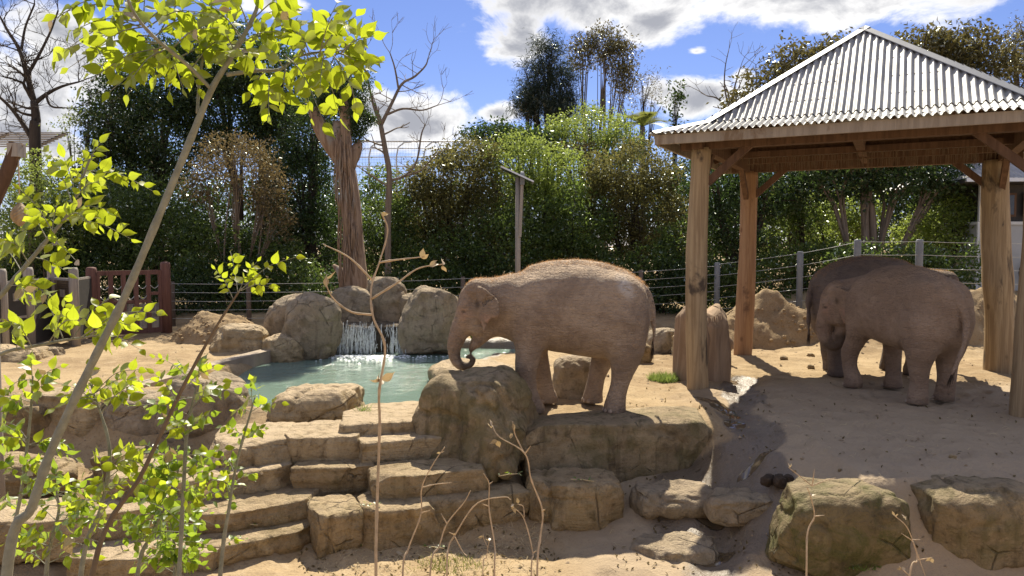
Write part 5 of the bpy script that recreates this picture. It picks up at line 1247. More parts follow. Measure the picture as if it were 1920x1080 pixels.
    make_tree('gum_tree', 'tall gum tree with bare forked stems beside the casuarina', 40, 1115, [(1092, 100, 26, 34), (1135, 78, 34, 26), (1160, 112, 32, 34), (1172, 150, 20, 26)], 'gum', 21, .2, .07, 6.0, 30, .26, .07, 'bark', gr, droop=.25, limbs=9, stems=[(1106, 0), (1130, .4), (1135, -.3)])
    make_tree('gum_tree', 'thin leafed gum tree right of the forked gum', 41, 1195, [(1205, 160, 30, 30), (1175, 185, 24, 22), (1222, 190, 22, 20)], 'gum', 22, .22, .04, 1.9, 22, .3, .07, 'bark_dark', gr, droop=.4, limbs=9)
    make_tree('slender_tree', 'slender sparse tree against the white cloud', 39, 1264, [(1265, 165, 12, 14), (1262, 190, 18, 20), (1266, 215, 15, 20)], 'evergreen', 23, .2, .1, 2.6, 18, .2, .045, 'bark_dark', gr, limbs=6)
    # behind and beside the shelter
    make_tree('magnolia_tree', 'bronze leafed tree behind the left roof slope', 30, 1480, [(1500, 118, 48, 32), (1445, 160, 52, 30), (1570, 90, 34, 14), (1400, 200, 40, 26), (1545, 130, 60, 40)], 'magnolia', 24, .22, .10, 4.6, 26, .3, .16, 'bark_dark', gr)
    make_tree('magnolia_tree', 'bronze leafed tree behind the right roof slope', 29, 1800, [(1720, 90, 55, 26), (1800, 84, 58, 30), (1850, 125, 60, 40), (1770, 130, 70, 50)], 'magnolia', 25, .22, .10, 4.6, 26, .3, .2, 'bark_dark', gr)
    make_tree('gum_tree', 'pale gum tree at the far right behind the roof', 30, 1915, [(1905, 110, 36, 48), (1940, 80, 50, 50), (1900, 170, 40, 40)], 'gum', 26, .2, .05, 4.2, 26, .26, .16, 'bark', gr, droop=.4)
    make_tree('shade_tree', 'dark tree with a pale forked trunk behind the two elephants', 25.5, 1628, [(1560, 330, 78, 48), (1680, 325, 90, 48), (1620, 290, 90, 40), (1760, 330, 60, 50)], 'evergreen', 27, .17, .09, 4.6, 30, .26, .15, 'bark', gl, stems=[(1622, 0), (1640, .3)])
    make_tree('shade_tree', 'dark tree crown hanging over the left rear post', 26, 1380, [(1345, 345, 60, 60), (1440, 345, 78, 50), (1380, 420, 70, 60)], 'evergreen', 28, .16, .08, 5, 32, .25, .13, 'bark_dark', gl)
    make_tree('thin_tree', 'thin dark stemmed tree behind the shelter posts', 27, 1512, [(1500, 360, 60, 60), (1470, 430, 60, 60)], 'hedge', 29, .15, .075, 4.6, 30, .24, .06, 'bark_dark', gl)
    make_tree('lit_shrub', 'sunlit yellow-green shrub seen beneath the shelter roof', 30, 1560, [(1540, 430, 70, 50), (1480, 400, 60, 50), (1600, 400, 60, 60)], 'bright', 30, .15, .075, 5, 32, .22, .08, 'bark_dark', None, cat='shrub')
    make_tree('lit_shrub', 'bright shrub beside the keeper building', 26, 1770, [(1770, 420, 55, 50), (1730, 450, 55, 40), (1805, 400, 28, 40)], 'bright', 31, .15, .075, 5.6, 32, .2, .08, 'bark_dark', None, cat='shrub')
    make_tree('low_hedge', 'low glossy hedge inside the wire fence beside the left rear post', 24.8, 1420, [(1360, 545, 60, 52), (1450, 530, 62, 55), (1540, 510, 60, 48)], 'hedge', 32, .15, .07, 6, 34, .2, .07, 'bark_dark', gc, cat='shrub')
    make_tree('low_hedge', 'low glossy hedge behind the grey fence posts', 22.6, 1680, [(1620, 495, 62, 42), (1710, 490, 62, 40), (1790, 500, 55, 42)], 'hedge', 33, .15, .07, 6, 34, .2, .07, 'bark_dark', gc, cat='shrub')
    make_tree('dark_tree', 'deep shaded tree mass far behind the shelter', 36, 1600, [(1350, 400, 120, 130), (1480, 400, 120, 120), (1620, 400, 130, 120), (1760, 380, 130, 120), (1880, 380, 100, 120)], 'evergreen', 34, .2, .1, 2.6, 30, .34, .2, 'bark_dark', gl)
    make_tree('dark_tree', 'deep shaded tree mass far behind the centre hedge', 34, 900, [(700, 440, 110, 90), (850, 430, 120, 90), (1000, 420, 120, 100), (1150, 420, 120, 100), (1280, 430, 90, 110)], 'evergreen', 35, .2, .1, 2.6, 30, .34, .2, 'bark_dark', gl)
    make_tree('dark_tree', 'deep shaded tree mass far behind the red gate', 35, 300, [(20, 470, 110, 80), (150, 430, 110, 110), (300, 420, 120, 120), (450, 430, 120, 110), (580, 430, 100, 110)], 'evergreen', 36, .2, .1, 2.6, 30, .34, .2, 'bark_dark', gl)
    for k, (px, lb) in enumerate([(345, 'low dark understorey shrub beside the red gate post'), (440, 'low dark understorey shrub behind the earth heap'), (540, 'low dark understorey shrub behind the outer left boulder'), (620, 'low dark understorey shrub left of the broken red trunk'), (740, 'low dark understorey shrub right of the broken red trunk'), (840, 'low dark understorey shrub behind the pale squarish boulder'),
                                  (940, 'low dark understorey shrub behind the eating elephant\'s neck'), (1040, 'low dark understorey shrub behind the eating elephant\'s back'), (1140, 'low dark understorey shrub behind the eating elephant\'s rump'), (1240, 'low dark understorey shrub behind the far boulders'), (1330, 'low dark understorey shrub behind the split stump')]):
        make_tree('understorey_shrub', lb, 25.0 + .3 * (k % 3), px, [(px, 565, 62, 42), (px + 20, 525, 50, 36)], 'hedge' if k % 3 else 'evergreen', 60 + k, .14, .065, 5.5, 30, .18, .05, 'bark_dark', gc, cat='shrub', limbs=2)
    # palm fronds
    d = 33; c = at(1203, 240, d); root = thing('palm_tree', 'small palm with arching fronds in front of the slender tree', 'palm', (c[0], d, .6)); R = random.Random(9); hh = c[2] - .6
    MB().tube([(0, 0, -.4), (.03, 0, hh * .5), (0, 0, hh)], [.13, .11, .09], 10).build('trunk', M['bark'], root, True)
    for k in range(13):
        a = k * 2.4; el = R.uniform(.5, 1.25); dirv = np.array([math.cos(a) * math.cos(el), math.sin(a) * math.cos(el), math.sin(el)]); V = []; F = []; T = []
        for i in range(26):
            u = i / 25; p = np.array([0, 0, hh]) + dirv * 1.5 * u + np.array([0, 0, -.95 * u * u]); s = np.cross(dirv, [0, 0, 1]); s /= np.linalg.norm(s); l = .5 * math.sin(math.pi * min(.97, u * .9 + .08))
            for sg in (-1, 1):
                b = len(V); q = p + s * sg * l + dirv * .22 - np.array([0, 0, .2 * l]); w = dirv * .022; V += [p - w, p + w, q]; F.append((b, b + 1, b + 2)); T += [R.random()] * 3
        me = mesh_np('frond', V, F, False, LM['palm']); fattr(me, 'tint', T); link('frond', me, root)
    # bare trees
    bare_tree('bare_tree', 'leafless tree with a pale trunk standing over the hedge near the pool', 25.0, [[(728, 500, 13), (727, 420, 12), (730, 330, 11), (722, 280, 10), (714, 235, 9)],
        [(714, 235, 8), (735, 190, 6), (752, 155, 5), (775, 140, 4), (795, 118, 3), (800, 100, 2)], [(714, 235, 7), (702, 200, 5), (695, 165, 4), (690, 140, 3)], [(725, 215, 5), (755, 203, 4), (790, 205, 3), (818, 195, 2)],
        [(728, 340, 6), (760, 328, 5), (780, 300, 4), (788, 250, 3), (795, 230, 2)], [(728, 350, 4), (705, 335, 3), (680, 318, 2)], [(747, 165, 4), (742, 130, 3), (735, 105, 2)], [(760, 330, 4), (790, 320, 3), (810, 300, 2)]], 'bark', 41, 3)
    bare_tree('bare_tree', 'leafless dark tree with spreading branches behind the hanging feeder', 31.0, [[(66, 300, 26), (66, 262, 20), (68, 225, 16), (64, 190, 13)],
        [(64, 190, 11), (52, 140, 9), (40, 95, 7), (20, 60, 5), (5, 30, 3)], [(64, 195, 9), (85, 175, 7), (110, 160, 5), (140, 150, 3)], [(62, 262, 11), (45, 230, 8), (25, 200, 6), (0, 175, 4)], [(52, 140, 7), (75, 100, 5), (95, 60, 4), (110, 20, 3)], [(40, 95, 5), (45, 50, 4), (60, 5, 3)], [(85, 175, 5), (100, 200, 4), (130, 205, 3)]], 'bark_dark', 42, 5)
    bare_tree('bare_tree', 'small leafless tree with bud tipped twigs left of the shelter roof', 36.0, [[(1372, 300, 7), (1368, 240, 6), (1368, 205, 5)], [(1368, 205, 4), (1360, 165, 3), (1362, 125, 2), (1370, 90, 1.5)], [(1368, 205, 4), (1380, 160, 3), (1392, 125, 2)], [(1366, 205, 4), (1345, 185, 3), (1325, 180, 2)], [(1372, 190, 3), (1385, 165, 2), (1398, 135, 1.5)], [(1420, 170, 3), (1415, 140, 2), (1412, 125, 1.5)]], 'bark', 43, 2)
    # broken red-barked trunk with a tuft of foliage
    root, off = bare_tree('broken_trunk', 'tall broken trunk with red stringy bark behind the waterfall', 21.9, [[(666, 575, 54), (665, 520, 46), (662, 440, 38), (655, 360, 36), (645, 300, 36), (636, 262, 32), (634, 228, 20)],
        [(645, 305, 34), (615, 262, 32), (600, 235, 28), (588, 205, 20)], [(652, 312, 30), (668, 280, 22), (672, 262, 10)], [(655, 548, 34), (640, 515, 22), (620, 498, 6)], [(648, 290, 24), (650, 230, 22), (648, 180, 14)]], 'bark_red', 44, 0)
    rs = np.random.RandomState(4); R = random.Random(4)
    mb = MB()   # strips of bark standing off the trunk
    for k in range(150):
        px = R.uniform(636, 684); y0 = R.uniform(240, 500); p = at(px - (540 - y0) * .06 + 4, y0, 21.9) - off; an = R.uniform(-2.6, -.5); rr = .265 + .12 * max(0, (y0 - 300)) / 240; l = R.uniform(.4, 1.1)
        cx = at(648 + max(0, (y0 - 300)) * .055, y0, 21.9)[0] - off[0]
        a = np.array([cx + rr * math.cos(an), rr * math.sin(an), p[2]]); b = a + np.array([R.uniform(-.06, .08), -.02, -l]); mb.tube([a, (a + b) / 2 + np.array([0, -.03, 0]), b], [.010, .020, .006], 5)
    s = mb.build('bark_strips', M['bark_red'], root, True); s['kind'] = 'stuff'
    C = []
    for (px, py, rx, ry) in ((640, 165, 38, 38), (660, 205, 26, 36), (610, 190, 28, 30), (668, 240, 16, 22), (690, 222, 10, 10)):
        c = at(px, py, 21.9) - off; n = int(rx * ry * .13) + 8; u = rs.normal(0, .55, (n, 3)) * np.array([rx, rx, ry]) / FPX * 21.9; C.append(np.repeat(c + u, 26, 0) + rs.normal(0, .09, (n * 26, 3)))
    C = np.concatenate(C); link('crown', leaf_mesh('crown', C, .09, .035, rs, rs.uniform(0, 1, len(C)), LM['evergreen'], .3), root)
build_trees()
# ------------------------------------------------------------------ foreground saplings, shrubs and dry twigs
def front_leaf_mat(name, dark, light, tcol, trans=.62, gloss=.10):
    m, t, b, o = mat(name); t.n.remove(b)
    a = t.node('ShaderNodeObjectInfo').outputs['Random']; v = t.node('ShaderNodeTexCoord').outputs['Object']
    sp = t.node('ShaderNodeSeparateXYZ'); t.put(sp, 0, v)
    vein = t.math('ABSOLUTE', t.math('SINE', t.math('ADD', t.math('MULTIPLY', sp.outputs[0], 34.0), t.math('MULTIPLY', t.math('ABSOLUTE', sp.outputs[1]), -30.0))))
    vm = t.math('MULTIPLY', t.smooth(vein, 0.22, 0.0), 0.35); mid = t.smooth(t.math('ABSOLUTE', sp.outputs[1]), 0.03, 0.0); vm = t.math('MAXIMUM', vm, t.math('MULTIPLY', mid, 0.6))
    blot = t.noise(v, 3.0, 3); a2 = t.math('ADD', t.math('MULTIPLY', a, .75), t.math('MULTIPLY', blot, .3))
    col = t.mix(vm, t.mix(a2, dark, light), [c * 1.5 for c in light]); tc = t.mix(vm, t.mix(a2, [c * .62 for c in tcol], tcol), [c * .6 for c in tcol])
    d = t.node('ShaderNodeBsdfDiffuse'); t.put(d, 'Color', col); tr = t.node('ShaderNodeBsdfTranslucent'); t.put(tr, 'Color', tc)
    g = t.node('ShaderNodeBsdfGlossy'); g.inputs['Roughness'].default_value = .5
    m1 = t.node('ShaderNodeMixShader'); m1.inputs[0].default_value = trans; t.l.new(d.outputs[0], m1.inputs[1]); t.l.new(tr.outputs[0], m1.inputs[2])
    fr = t.node('ShaderNodeFresnel'); fr.inputs[0].default_value = 1.42
    m2 = t.node('ShaderNodeMixShader'); t.put(m2, 0, t.math('MULTIPLY', fr.outputs[0], gloss)); t.l.new(m1.outputs[0], m2.inputs[1]); t.l.new(g.outputs[0], m2.inputs[2])
    t.l.new(m2.outputs[0], o.inputs[0]); return m
FL = {'lime': front_leaf_mat('lime_leaf', (0.07, 0.12, 0.015), (0.16, 0.22, 0.03), (0.60, 0.70, 0.035)),
      'green': front_leaf_mat('green_leaf', (0.055, 0.11, 0.018), (0.12, 0.19, 0.035), (0.40, 0.56, 0.04), .58, .14),
      'dry': front_leaf_mat('dry_leaf', (0.32, 0.22, 0.11), (0.52, 0.42, 0.26), (0.42, 0.30, 0.14), .3, .15)}
def blade(kind, var):
    curl = [.16, .34, .05, -.1, .5][var]; var2 = var; var = var % 3             # a folded, pointed oval leaf one unit long
    W = {0: [0, .17, .27, .30, .27, .18, .07, 0], 1: [0, .20, .31, .34, .29, .18, .06, 0], 2: [0, .13, .22, .25, .23, .16, .07, 0]}[var]
    V = []; F = []; n = len(W)
    for i, w in enumerate(W):
        u = i / (n - 1); z = -curl * u * u + .035 * math.sin(u * 7 + var2 * 1.7); V += [(u, -w * .92, z + w * .22 + .012 * math.sin(i * 2.3)), (u, .05 * math.sin(u * 3 + var2), z), (u, w * (1 - .12 * (var2 % 2)), z + w * (.26 - .2 * (var2 == 3)) - .02 * math.sin(i * 1.7 + var2))]
    for i in range(n - 1):
        b = i * 3; F += [(b, b + 1, b + 4, b + 3), (b + 1, b + 2, b + 5, b + 4)]
    return mesh_np('leaf', V, F, True, FL[kind])
BLADES = {k: [blade(k, v) for v in range(5)] for k in FL}
PR = random.Random(77)
def put_leaf(root, off, p, dirv, nor, size, kind):
    d = Vector(dirv).normalized(); n = Vector(nor); s = n.cross(d)
    if s.length < 1e-3: s = Vector((1, 0, 0)).cross(d)
    s.normalize(); n = d.cross(s)
    o = bpy.data.objects.new('leaf', BLADES[kind][PR.randrange(5)]); COL.objects.link(o); o.parent = root
    m = Matrix(((d.x, s.x, n.x), (d.y, s.y, n.y), (d.z, s.z, n.z))) @ Matrix.Diagonal((size, size * PR.uniform(.85, 1.12), size))
    m = m.to_4x4(); m.translation = Vector(p) - Vector(off); o.matrix_basis = m
    return o
def plant(name, label, depth, stems, rachis, leaf_px, kind, seed, cat='sapling', stem_mat='stem', group=None, nl=8, yellow=0.0, face=1.0, maxleaf=300):
    """stems: polylines (px, py, width px [, depth offset]); the first runs down to the soil. rachis: (x0, y0, x1, y1) leaf stalks"""
    R = random.Random(seed); s0 = stems[0][0]; p0 = at(s0[0], s0[1], depth); bx, by = p0[0] - .05, p0[1] - .05; bz = hz(bx, by)
    root = thing(name, label, cat, (bx, by, bz), 0, group); off = np.array([bx, by, bz])
    for k, st in enumerate(stems):
        P = [(*(at(q[0], q[1], depth + (q[3] if len(q) > 3 else 0)) - off), q[2] / FPX * depth / 2) for q in st]
        if k == 0: P = [(0, 0, -.12, P[0][3] * 1.25)] + P
        S = spline(P, 6 * len(P)); MB().tube([s[:3] for s in S], [max(.0012, s[3] * (1 + .06 * math.sin(i * 1.9) + (.12 if i % 7 == 3 else 0))) for i, s in enumerate(S)], 10, True).build('stem' if k == 0 else 'branch', M[stem_mat], root, True)
    tw = MB(); cnt = 0; LV = []
    for (x0, y0, x1, y1, *rest) in rachis:
        dz0 = rest[0] if rest else R.uniform(-.12, .12); dz1 = dz0 + R.uniform(-.12, .12)
        a = at(x0, y0, depth + dz0 * .3); b = at(x1, y1, depth + dz1); L = np.linalg.norm(b - a); sag = np.array([0, 0, .10 * L])
        pts = spline([a, (a + b) / 2 + sag, b], 14); tw.tube([p - off for p in pts], [leaf_px / FPX * depth * .035 * (1 - .05 * i) for i in range(14)], 5, True)
        ls = leaf_px / FPX * depth; n = min(nl + R.randint(-1, 1), max(2, int(2 * L / (ls * .52)) + 1))
        for i in range(n):
            u = .22 + .78 * (i + .5) / n if i < n - 1 else 1.0; q = pts[min(13, int(u * 13))]; t = pts[min(13, int(u * 13))] - pts[max(0, int(u * 13) - 1)]; t = t / (np.linalg.norm(t) + 1e-9)
            toc = np.array([0, -1, 0]) * face + np.array([R.gauss(0, .45), R.gauss(0, .3), R.gauss(.35, .5)])
            side = np.cross(t, toc); side /= np.linalg.norm(side) + 1e-9; sg = 1 if i % 2 else -1
            dv = t * (.55 if i < n - 1 else 1.4) + side * sg * (.9 if i < n - 1 else 0) + np.array([0, 0, -.25]) + np.array([R.gauss(0, .15), R.gauss(0, .2), R.gauss(0, .15)])
            kd = 'lime' if kind == 'mix' and R.random() < .45 else ('green' if kind == 'mix' else kind)
            if R.random() < .025: kd = 'dry'
            o = put_leaf(root, off, q, dv, toc, ls * R.uniform(.6, 1.2) * (.7 + .3 * math.sin(math.pi * min(u, .9))), kd); cnt += 1; LV.append(o)
    if len(LV) > maxleaf:         # past the limit: the rest become one part
        rest = R.sample(LV, len(LV) - maxleaf); mb = MB()
        rest = [o for o in rest if 'dry' not in o.data.materials[0].name]
        for o in rest:
            mb.add([o.matrix_basis @ v.co for v in o.data.vertices], [tuple(p.vertices) for p in o.data.polygons]); kd = o.data.materials[0]
        for o in rest: bpy.data.objects.remove(o)
        o = mb.build('leaf_mass', kd, root, True); o['kind'] = 'stuff'
    if tw.v: o = tw.build('leaf_stalks', M['stem'], root, True); o['kind'] = 'stuff'
    return root
def build_front():
    # the leaning sapling
    trunk = [(12, 1085, 18.7), (60, 950, 17.2), (98, 840, 15.6), (168, 690, 14.8), (232, 560, 14.0), (298, 405, 13.3), (360, 255, 12.5), (398, 165, 10.9), (438, 100, 9.4), (478, 25, 7.0), (495, -40, 5.5)]
    lb = [(397, 168, 7), (352, 122, 7, -.05), (292, 72, 6, -.12), (252, 25, 5, -.16), (225, -40, 4, -.2)]
    rb = [(425, 140, 8), (475, 133, 7, .03), (525, 130, 6, .06), (560, 106, 5, .08), (620, 97, 4, .1), (672, 112, 3, .1)]
    vb = [(370, 212, 6), (374, 150, 5, .02), (385, 80, 5, .03), (398, 0, 4, .04), (404, -50, 4, .04)]
    ra = [(240, 15, 105, 28), (255, 40, 135, 58), (285, 68, 122, 92), (300, 80, 128, 128), (310, 88, 158, 160), (330, 104, 205, 172), (310, 92, 245, 150), (300, 78, 292, 140), (330, 105, 318, 170), (345, 116, 372, 165),
          (280, 60, 210, 20), (270, 45, 330, 10), (290, 68, 385, 22), (318, 95, 410, 52), (335, 108, 432, 82), (250, 20, 190, -25), (250, 15, 300, -30), (300, 60, 360, -10), (300, 80, 230, 110), (270, 50, 180, 90),
          (440, 95, 395, 28), (455, 70, 378, 2), (466, 48, 420, -25), (448, 84, 525, 58), (460, 60, 548, 18), (472, 38, 560, -15), (432, 110, 350, 62), (445, 92, 490, 120), (438, 102, 400, 110),
          (500, 132, 468, 172), (522, 130, 498, 205), (536, 122, 530, 190), (556, 108, 585, 222), (590, 102, 640, 222), (620, 98, 668, 190), (640, 100, 702, 150), (600, 98, 628, 28), (570, 104, 545, 45), (640, 98, 700, 68), (560, 104, 600, 50),
          (620, 97, 690, 108), (600, 96, 668, 30), (580, 100, 560, 60), (530, 126, 500, 90), (610, 98, 600, 165), (480, 132, 455, 100)]
    R0 = random.Random(31)
    plant('leaning_sapling', 'leaning sapling with a smooth grey stem and lime green canopy', 1.85, [trunk, lb, rb, vb], ra + [tuple(v + R0.uniform(-28, 28) for v in q) for q in ra[::2]], 41, 'lime', 3, nl=8)
    # branch sprays at the left edge
    st = [(-70, 640, 10), (0, 556, 9), (50, 496, 8), (96, 441, 7), (118, 414, 5), (136, 384, 4), (163, 312, 4), (174, 288, 3)]
    ra = [(163, 320, 286, 358), (120, 412, 246, 448), (136, 384, 92, 284), (142, 368, 120, 296), (150, 350, 160, 290), (165, 310, 188, 268), (100, 436, 38, 355), (88, 448, 55, 402), (96, 441, 108, 380), (53, 492, 8, 452), (62, 482, 128, 512), (80, 462, 142, 488),
          (130, 395, 200, 392), (118, 414, 170, 420), (140, 375, 185, 340), (150, 350, 195, 330), (20, 535, 60, 560), (40, 508, 0, 470), (30, 520, 95, 560)]
    plant('leafy_sapling', 'sapling with bright round lime leaves in front of the timber fence', 2.0, [st], ra, 32, 'lime', 5, nl=11)
    st = [(-60, 720, 8), (0, 665, 7), (60, 650, 6), (125, 637, 5), (160, 632, 4), (185, 622, 3)]
    ra = [(150, 634, 292, 585), (160, 632, 262, 655), (120, 638, 70, 545), (135, 636, 205, 560), (170, 626, 245, 610), (90, 644, 150, 600), (60, 650, 12, 600), (100, 642, 125, 565), (30, 658, 40, 620), (150, 634, 210, 640), (175, 625, 270, 600)]
    plant('leafy_sapling', 'low spray of lime leaves crossing the leaning stem', 2.1, [st], ra, 34, 'lime', 7, nl=9)
    st = [(172, 1085, 10), (268, 885, 8), (340, 732, 7), (400, 622, 5), (436, 565, 4), (452, 540, 3)]
    ra = [(450, 545, 555, 482), (446, 550, 432, 472), (452, 545, 512, 540), (446, 550, 482, 490), (438, 562, 404, 505), (340, 735, 400, 690), (330, 752, 290, 700), (300, 815, 360, 800)]
    plant('slim_sapling', 'slim dark stemmed sapling tipped with a small yellow-green spray', 2.2, [st], ra, 24, 'lime', 9, stem_mat='stem_dark', nl=9)
    # shrubs along the path edge
    def shrub(label, depth, stem, seed, leaf_px, n, spread, kind='mix'):
        R = random.Random(seed); S = spline(stem, 40); ra = []
        for k in range(n):
            i = R.randint(6, 39); x, y = S[i][:2]; a = R.choice([R.uniform(-.5, .9), R.uniform(math.pi - .9, math.pi + .5), R.uniform(.3, 2.8)]); l = R.uniform(.55, 1.15) * spread
            ra.append((x, y, x + l * math.cos(a), y - l * math.sin(a) * .75))
        ra.append((S[-3][0], S[-3][1], S[-1][0] + R.uniform(-8, 8), S[-1][1] - 35))
        plant('leafy_shrub', label, depth, [[tuple(q) for q in stem]], ra, leaf_px, kind, seed, 'shrub', 'stem', 'leafy shrubs along the path edge', nl=8, face=.7)
    shrub('leafy shrub rising in front of the round grey boulder', 2.5, [(335, 1090, 8), (345, 900, 7), (352, 800, 6), (372, 712, 3)], 11, 25, 21, 95)
    shrub('tall thin shrub with yellow tips reaching over the left steps', 2.6, [(412, 1090, 8), (430, 950, 6), (446, 860, 5), (478, 745, 3)], 12, 21, 12, 55)
    shrub('dense shrub with drooping lime leaves around the leaning stem', 2.4, [(150, 1090, 9), (190, 950, 7), (205, 840, 6), (170, 720, 3)], 13, 28, 21, 105, 'lime')
    shrub('shrub at the left edge beside the leaning stem', 2.3, [(15, 1090, 8), (40, 920, 6), (55, 800, 5), (62, 705, 3)], 14, 27, 19, 85)
    shrub('low bushy shrub over the lowest left slabs', 2.7, [(255, 1100, 8), (285, 1000, 6), (320, 930, 5), (335, 880, 3)], 15, 23, 28, 90, 'green')
    shrub('low bright shrub at the foot of the leaning stem', 2.5, [(85, 1100, 8), (95, 1020, 6), (110, 960, 5), (105, 915, 3)], 16, 26, 20, 90)
    shrub('small dense shrub below the yellow tipped shrub', 2.8, [(325, 1110, 8), (330, 1060, 6), (325, 1010, 5), (318, 965, 3)], 17, 24, 20, 75, 'green')
    # dry twigs
    def twig(label, depth, lines, wid, tips=(), seed=1, dead=()):
        R = random.Random(seed); q = lines[0][0]; p0 = at(q[0], q[1], depth); bz = hz(p0[0], p0[1]); root = thing('dry_twig', label, 'twig', (p0[0], p0[1], bz), 0, 'dry twigs along the path edge'); off = np.array([p0[0], p0[1], bz])
        for k, ln in enumerate(lines):
            n = len(ln); P = [(*(at(a, b, depth + .03 * math.sin(i + k)) - off), wid * .5 * (1 if k == 0 else .72) * (1 - .62 * i / max(1, n - 1)) / FPX * depth / 2) for i, (a, b) in enumerate(ln)]
            if k == 0: P = [(0, 0, -.08, P[0][3] * 1.15)] + P
            S = spline(P, 5 * len(P)); MB().tube([s[:3] for s in S], [max(.0011, s[3] * (1.35 if i % 6 == 4 else 1)) for i, s in enumerate(S)], 7, True).build('stem' if k == 0 else 'side_twig', M['twig'], root, True)
        for (a, b, s) in tips:
            for j in range(2): put_leaf(root, off, at(a, b, depth), (R.gauss(0, 1), R.gauss(0, .4), R.gauss(.2, 1)), (R.gauss(0, 1), -1, R.gauss(0, 1)), s * .8 / FPX * depth, 'dry')
    twig('tallest dry twig with side branches and a curled brown leaf', 3.0, [[(705, 1085), (707, 950), (712, 800), (711, 735), (722, 650), (700, 595), (696, 540), (712, 490), (727, 432), (714, 398)], [(697, 590), (660, 585), (630, 565), (614, 540), (612, 515)], [(698, 525), (655, 483), (606, 458)], [(711, 492), (745, 487), (790, 482)], [(697, 560), (745, 530), (785, 503), (832, 495)]], 12, [(612, 520, 26), (790, 484, 24), (805, 500, 24), (830, 497, 22), (716, 712, 34), (714, 722, 30), (716, 402, 18)], 1)
    twig('dry twig with a crooked side shoot over the second step', 3.2, [[(755, 1085), (766, 1028), (789, 965), (791, 914), (812, 870), (834, 838)], [(791, 914), (817, 908), (847, 905)], [(789, 962), (806, 957)]], 7, [(826, 848, 10)], 2)
    twig('forked dry twig in front of the lowest step', 3.1, [[(806, 1085), (824, 1023), (838, 982), (870, 942), (882, 920)], [(838, 982), (827, 963)]], 7, [], 3)
    twig('dry twig with a long arm reaching right', 3.2, [[(838, 1085), (841, 1028), (852, 1005), (893, 945), (944, 932), (958, 937)], [(852, 1005), (868, 1035), (876, 1042)], [(852, 1003), (842, 998)]], 7, [(850, 1000, 10)], 4)
    twig('straight dry twig ending in a stub', 3.1, [[(927, 1085), (928, 1028), (917, 954), (917, 908), (907, 888)], [(917, 908), (924, 903)], [(917, 950), (905, 945)]], 7, [], 5)
    twig('short dry twig with curled seed heads', 3.2, [[(996, 1085), (999, 1037), (983, 974), (964, 952)], [(983, 970), (981, 950), (970, 945)], [(999, 1037), (1006, 1033)]], 6, [(962, 952, 14), (972, 944, 14), (958, 950, 14)], 6)
    twig('tall arching dry twig with pale pods in front of the trunk boulder', 3.0, [[(1007, 1085), (1013, 1008), (1017, 957), (996, 899), (984, 850), (936, 819), (923, 798)], [(981, 846), (966, 815), (961, 790)], [(985, 850), (995, 836)], [(1017, 958), (1022, 955)]], 8, [(923, 800, 20), (961, 794, 18), (957, 822, 14), (932, 826, 18)], 7)
    twig('pale branched dry twig in front of the mossy boulder', 3.4, [[(1512, 1085), (1514, 1000), (1527, 968), (1520, 932), (1513, 913)], [(1523, 911), (1500, 893), (1478, 876)], [(1523, 911), (1527, 880)], [(1523, 911), (1545, 902), (1567, 896)], [(1527, 968), (1546, 966)]], 7, [(1480, 877, 14), (1524, 930, 12)], 8)
    twig('small pale twig in front of the brown speckled boulder', 3.3, [[(1705, 1090), (1720, 1050), (1710, 1010), (1698, 985), (1676, 966)], [(1720, 1050), (1748, 1045)], [(1706, 1080), (1686, 1062)], [(1711, 1014), (1690, 1000)], [(1711, 1012), (1726, 1012)], [(1712, 1015), (1735, 1080)]], 6, [(1697, 972, 14), (1678, 966, 12), (1745, 1046, 14), (1690, 1066, 14)], 9)
    twig('tiny twig with two upright buds', 3.2, [[(905, 1085), (912, 1045), (915, 1025), (918, 1012)], [(914, 1026), (908, 1012), (906, 1003)]], 4, [(906, 1006, 12), (918, 1014, 12)], 10)
    # fallen leaf, straw, plant scraps, grass
    mb = MB(); R = random.Random(8)
    for k in range(900):
        px = R.choice([R.uniform(600, 1020), R.uniform(600, 1020), R.uniform(1100, 1900)]); py = R.uniform(985, 1085) if px < 1020 else R.uniform(740, 1080)
        g = G(px, py, -1.1 if px < 1200 else -.1)
        if px > 1180 and g[1] < 8.3: continue
        z = hz(g[0], g[1]) + .008; a = R.uniform(0, 6.28); l = R.uniform(.03, .12); e = (g[0] + l * math.cos(a), g[1] + l * math.sin(a)); mb.tube([(g[0], g[1], z), ((g[0] + e[0]) / 2, (g[1] + e[1]) / 2, z + R.uniform(.0, .02)), (e[0], e[1], hz(*e) + .006)], .0022, 3)
    o = mb.build('straw_litter', M['straw'], None); tag(o, 'scattered straw and dry stalks on the earth', None, None, 'stuff')
    LVT = []
    rs = np.random.RandomState(21)
    for k in range(620):
        reg = k % 3; px = [rs.uniform(560, 1050), rs.uniform(1150, 1460), rs.uniform(1440, 1910)][reg]; py = [rs.uniform(1000, 1085), rs.uniform(840, 1080), rs.choice([rs.uniform(1050, 1085), rs.uniform(720, 905)])][reg]
        g = G(px, py, -1.1 if reg < 2 else (-.95 if py > 1000 else 0)); LVT.append((g[0], g[1], hz(g[0], g[1]) + .012))
    me = leaf_mesh('leaf_litter', np.array(LVT), .06, .03, rs, rs.uniform(0, 1, len(LVT)), LM['rust'], 0, None, 3.0); o = link('leaf_litter', me); tag(o, 'fallen brown leaves and hay scraps on the earth', None, None, 'stuff')
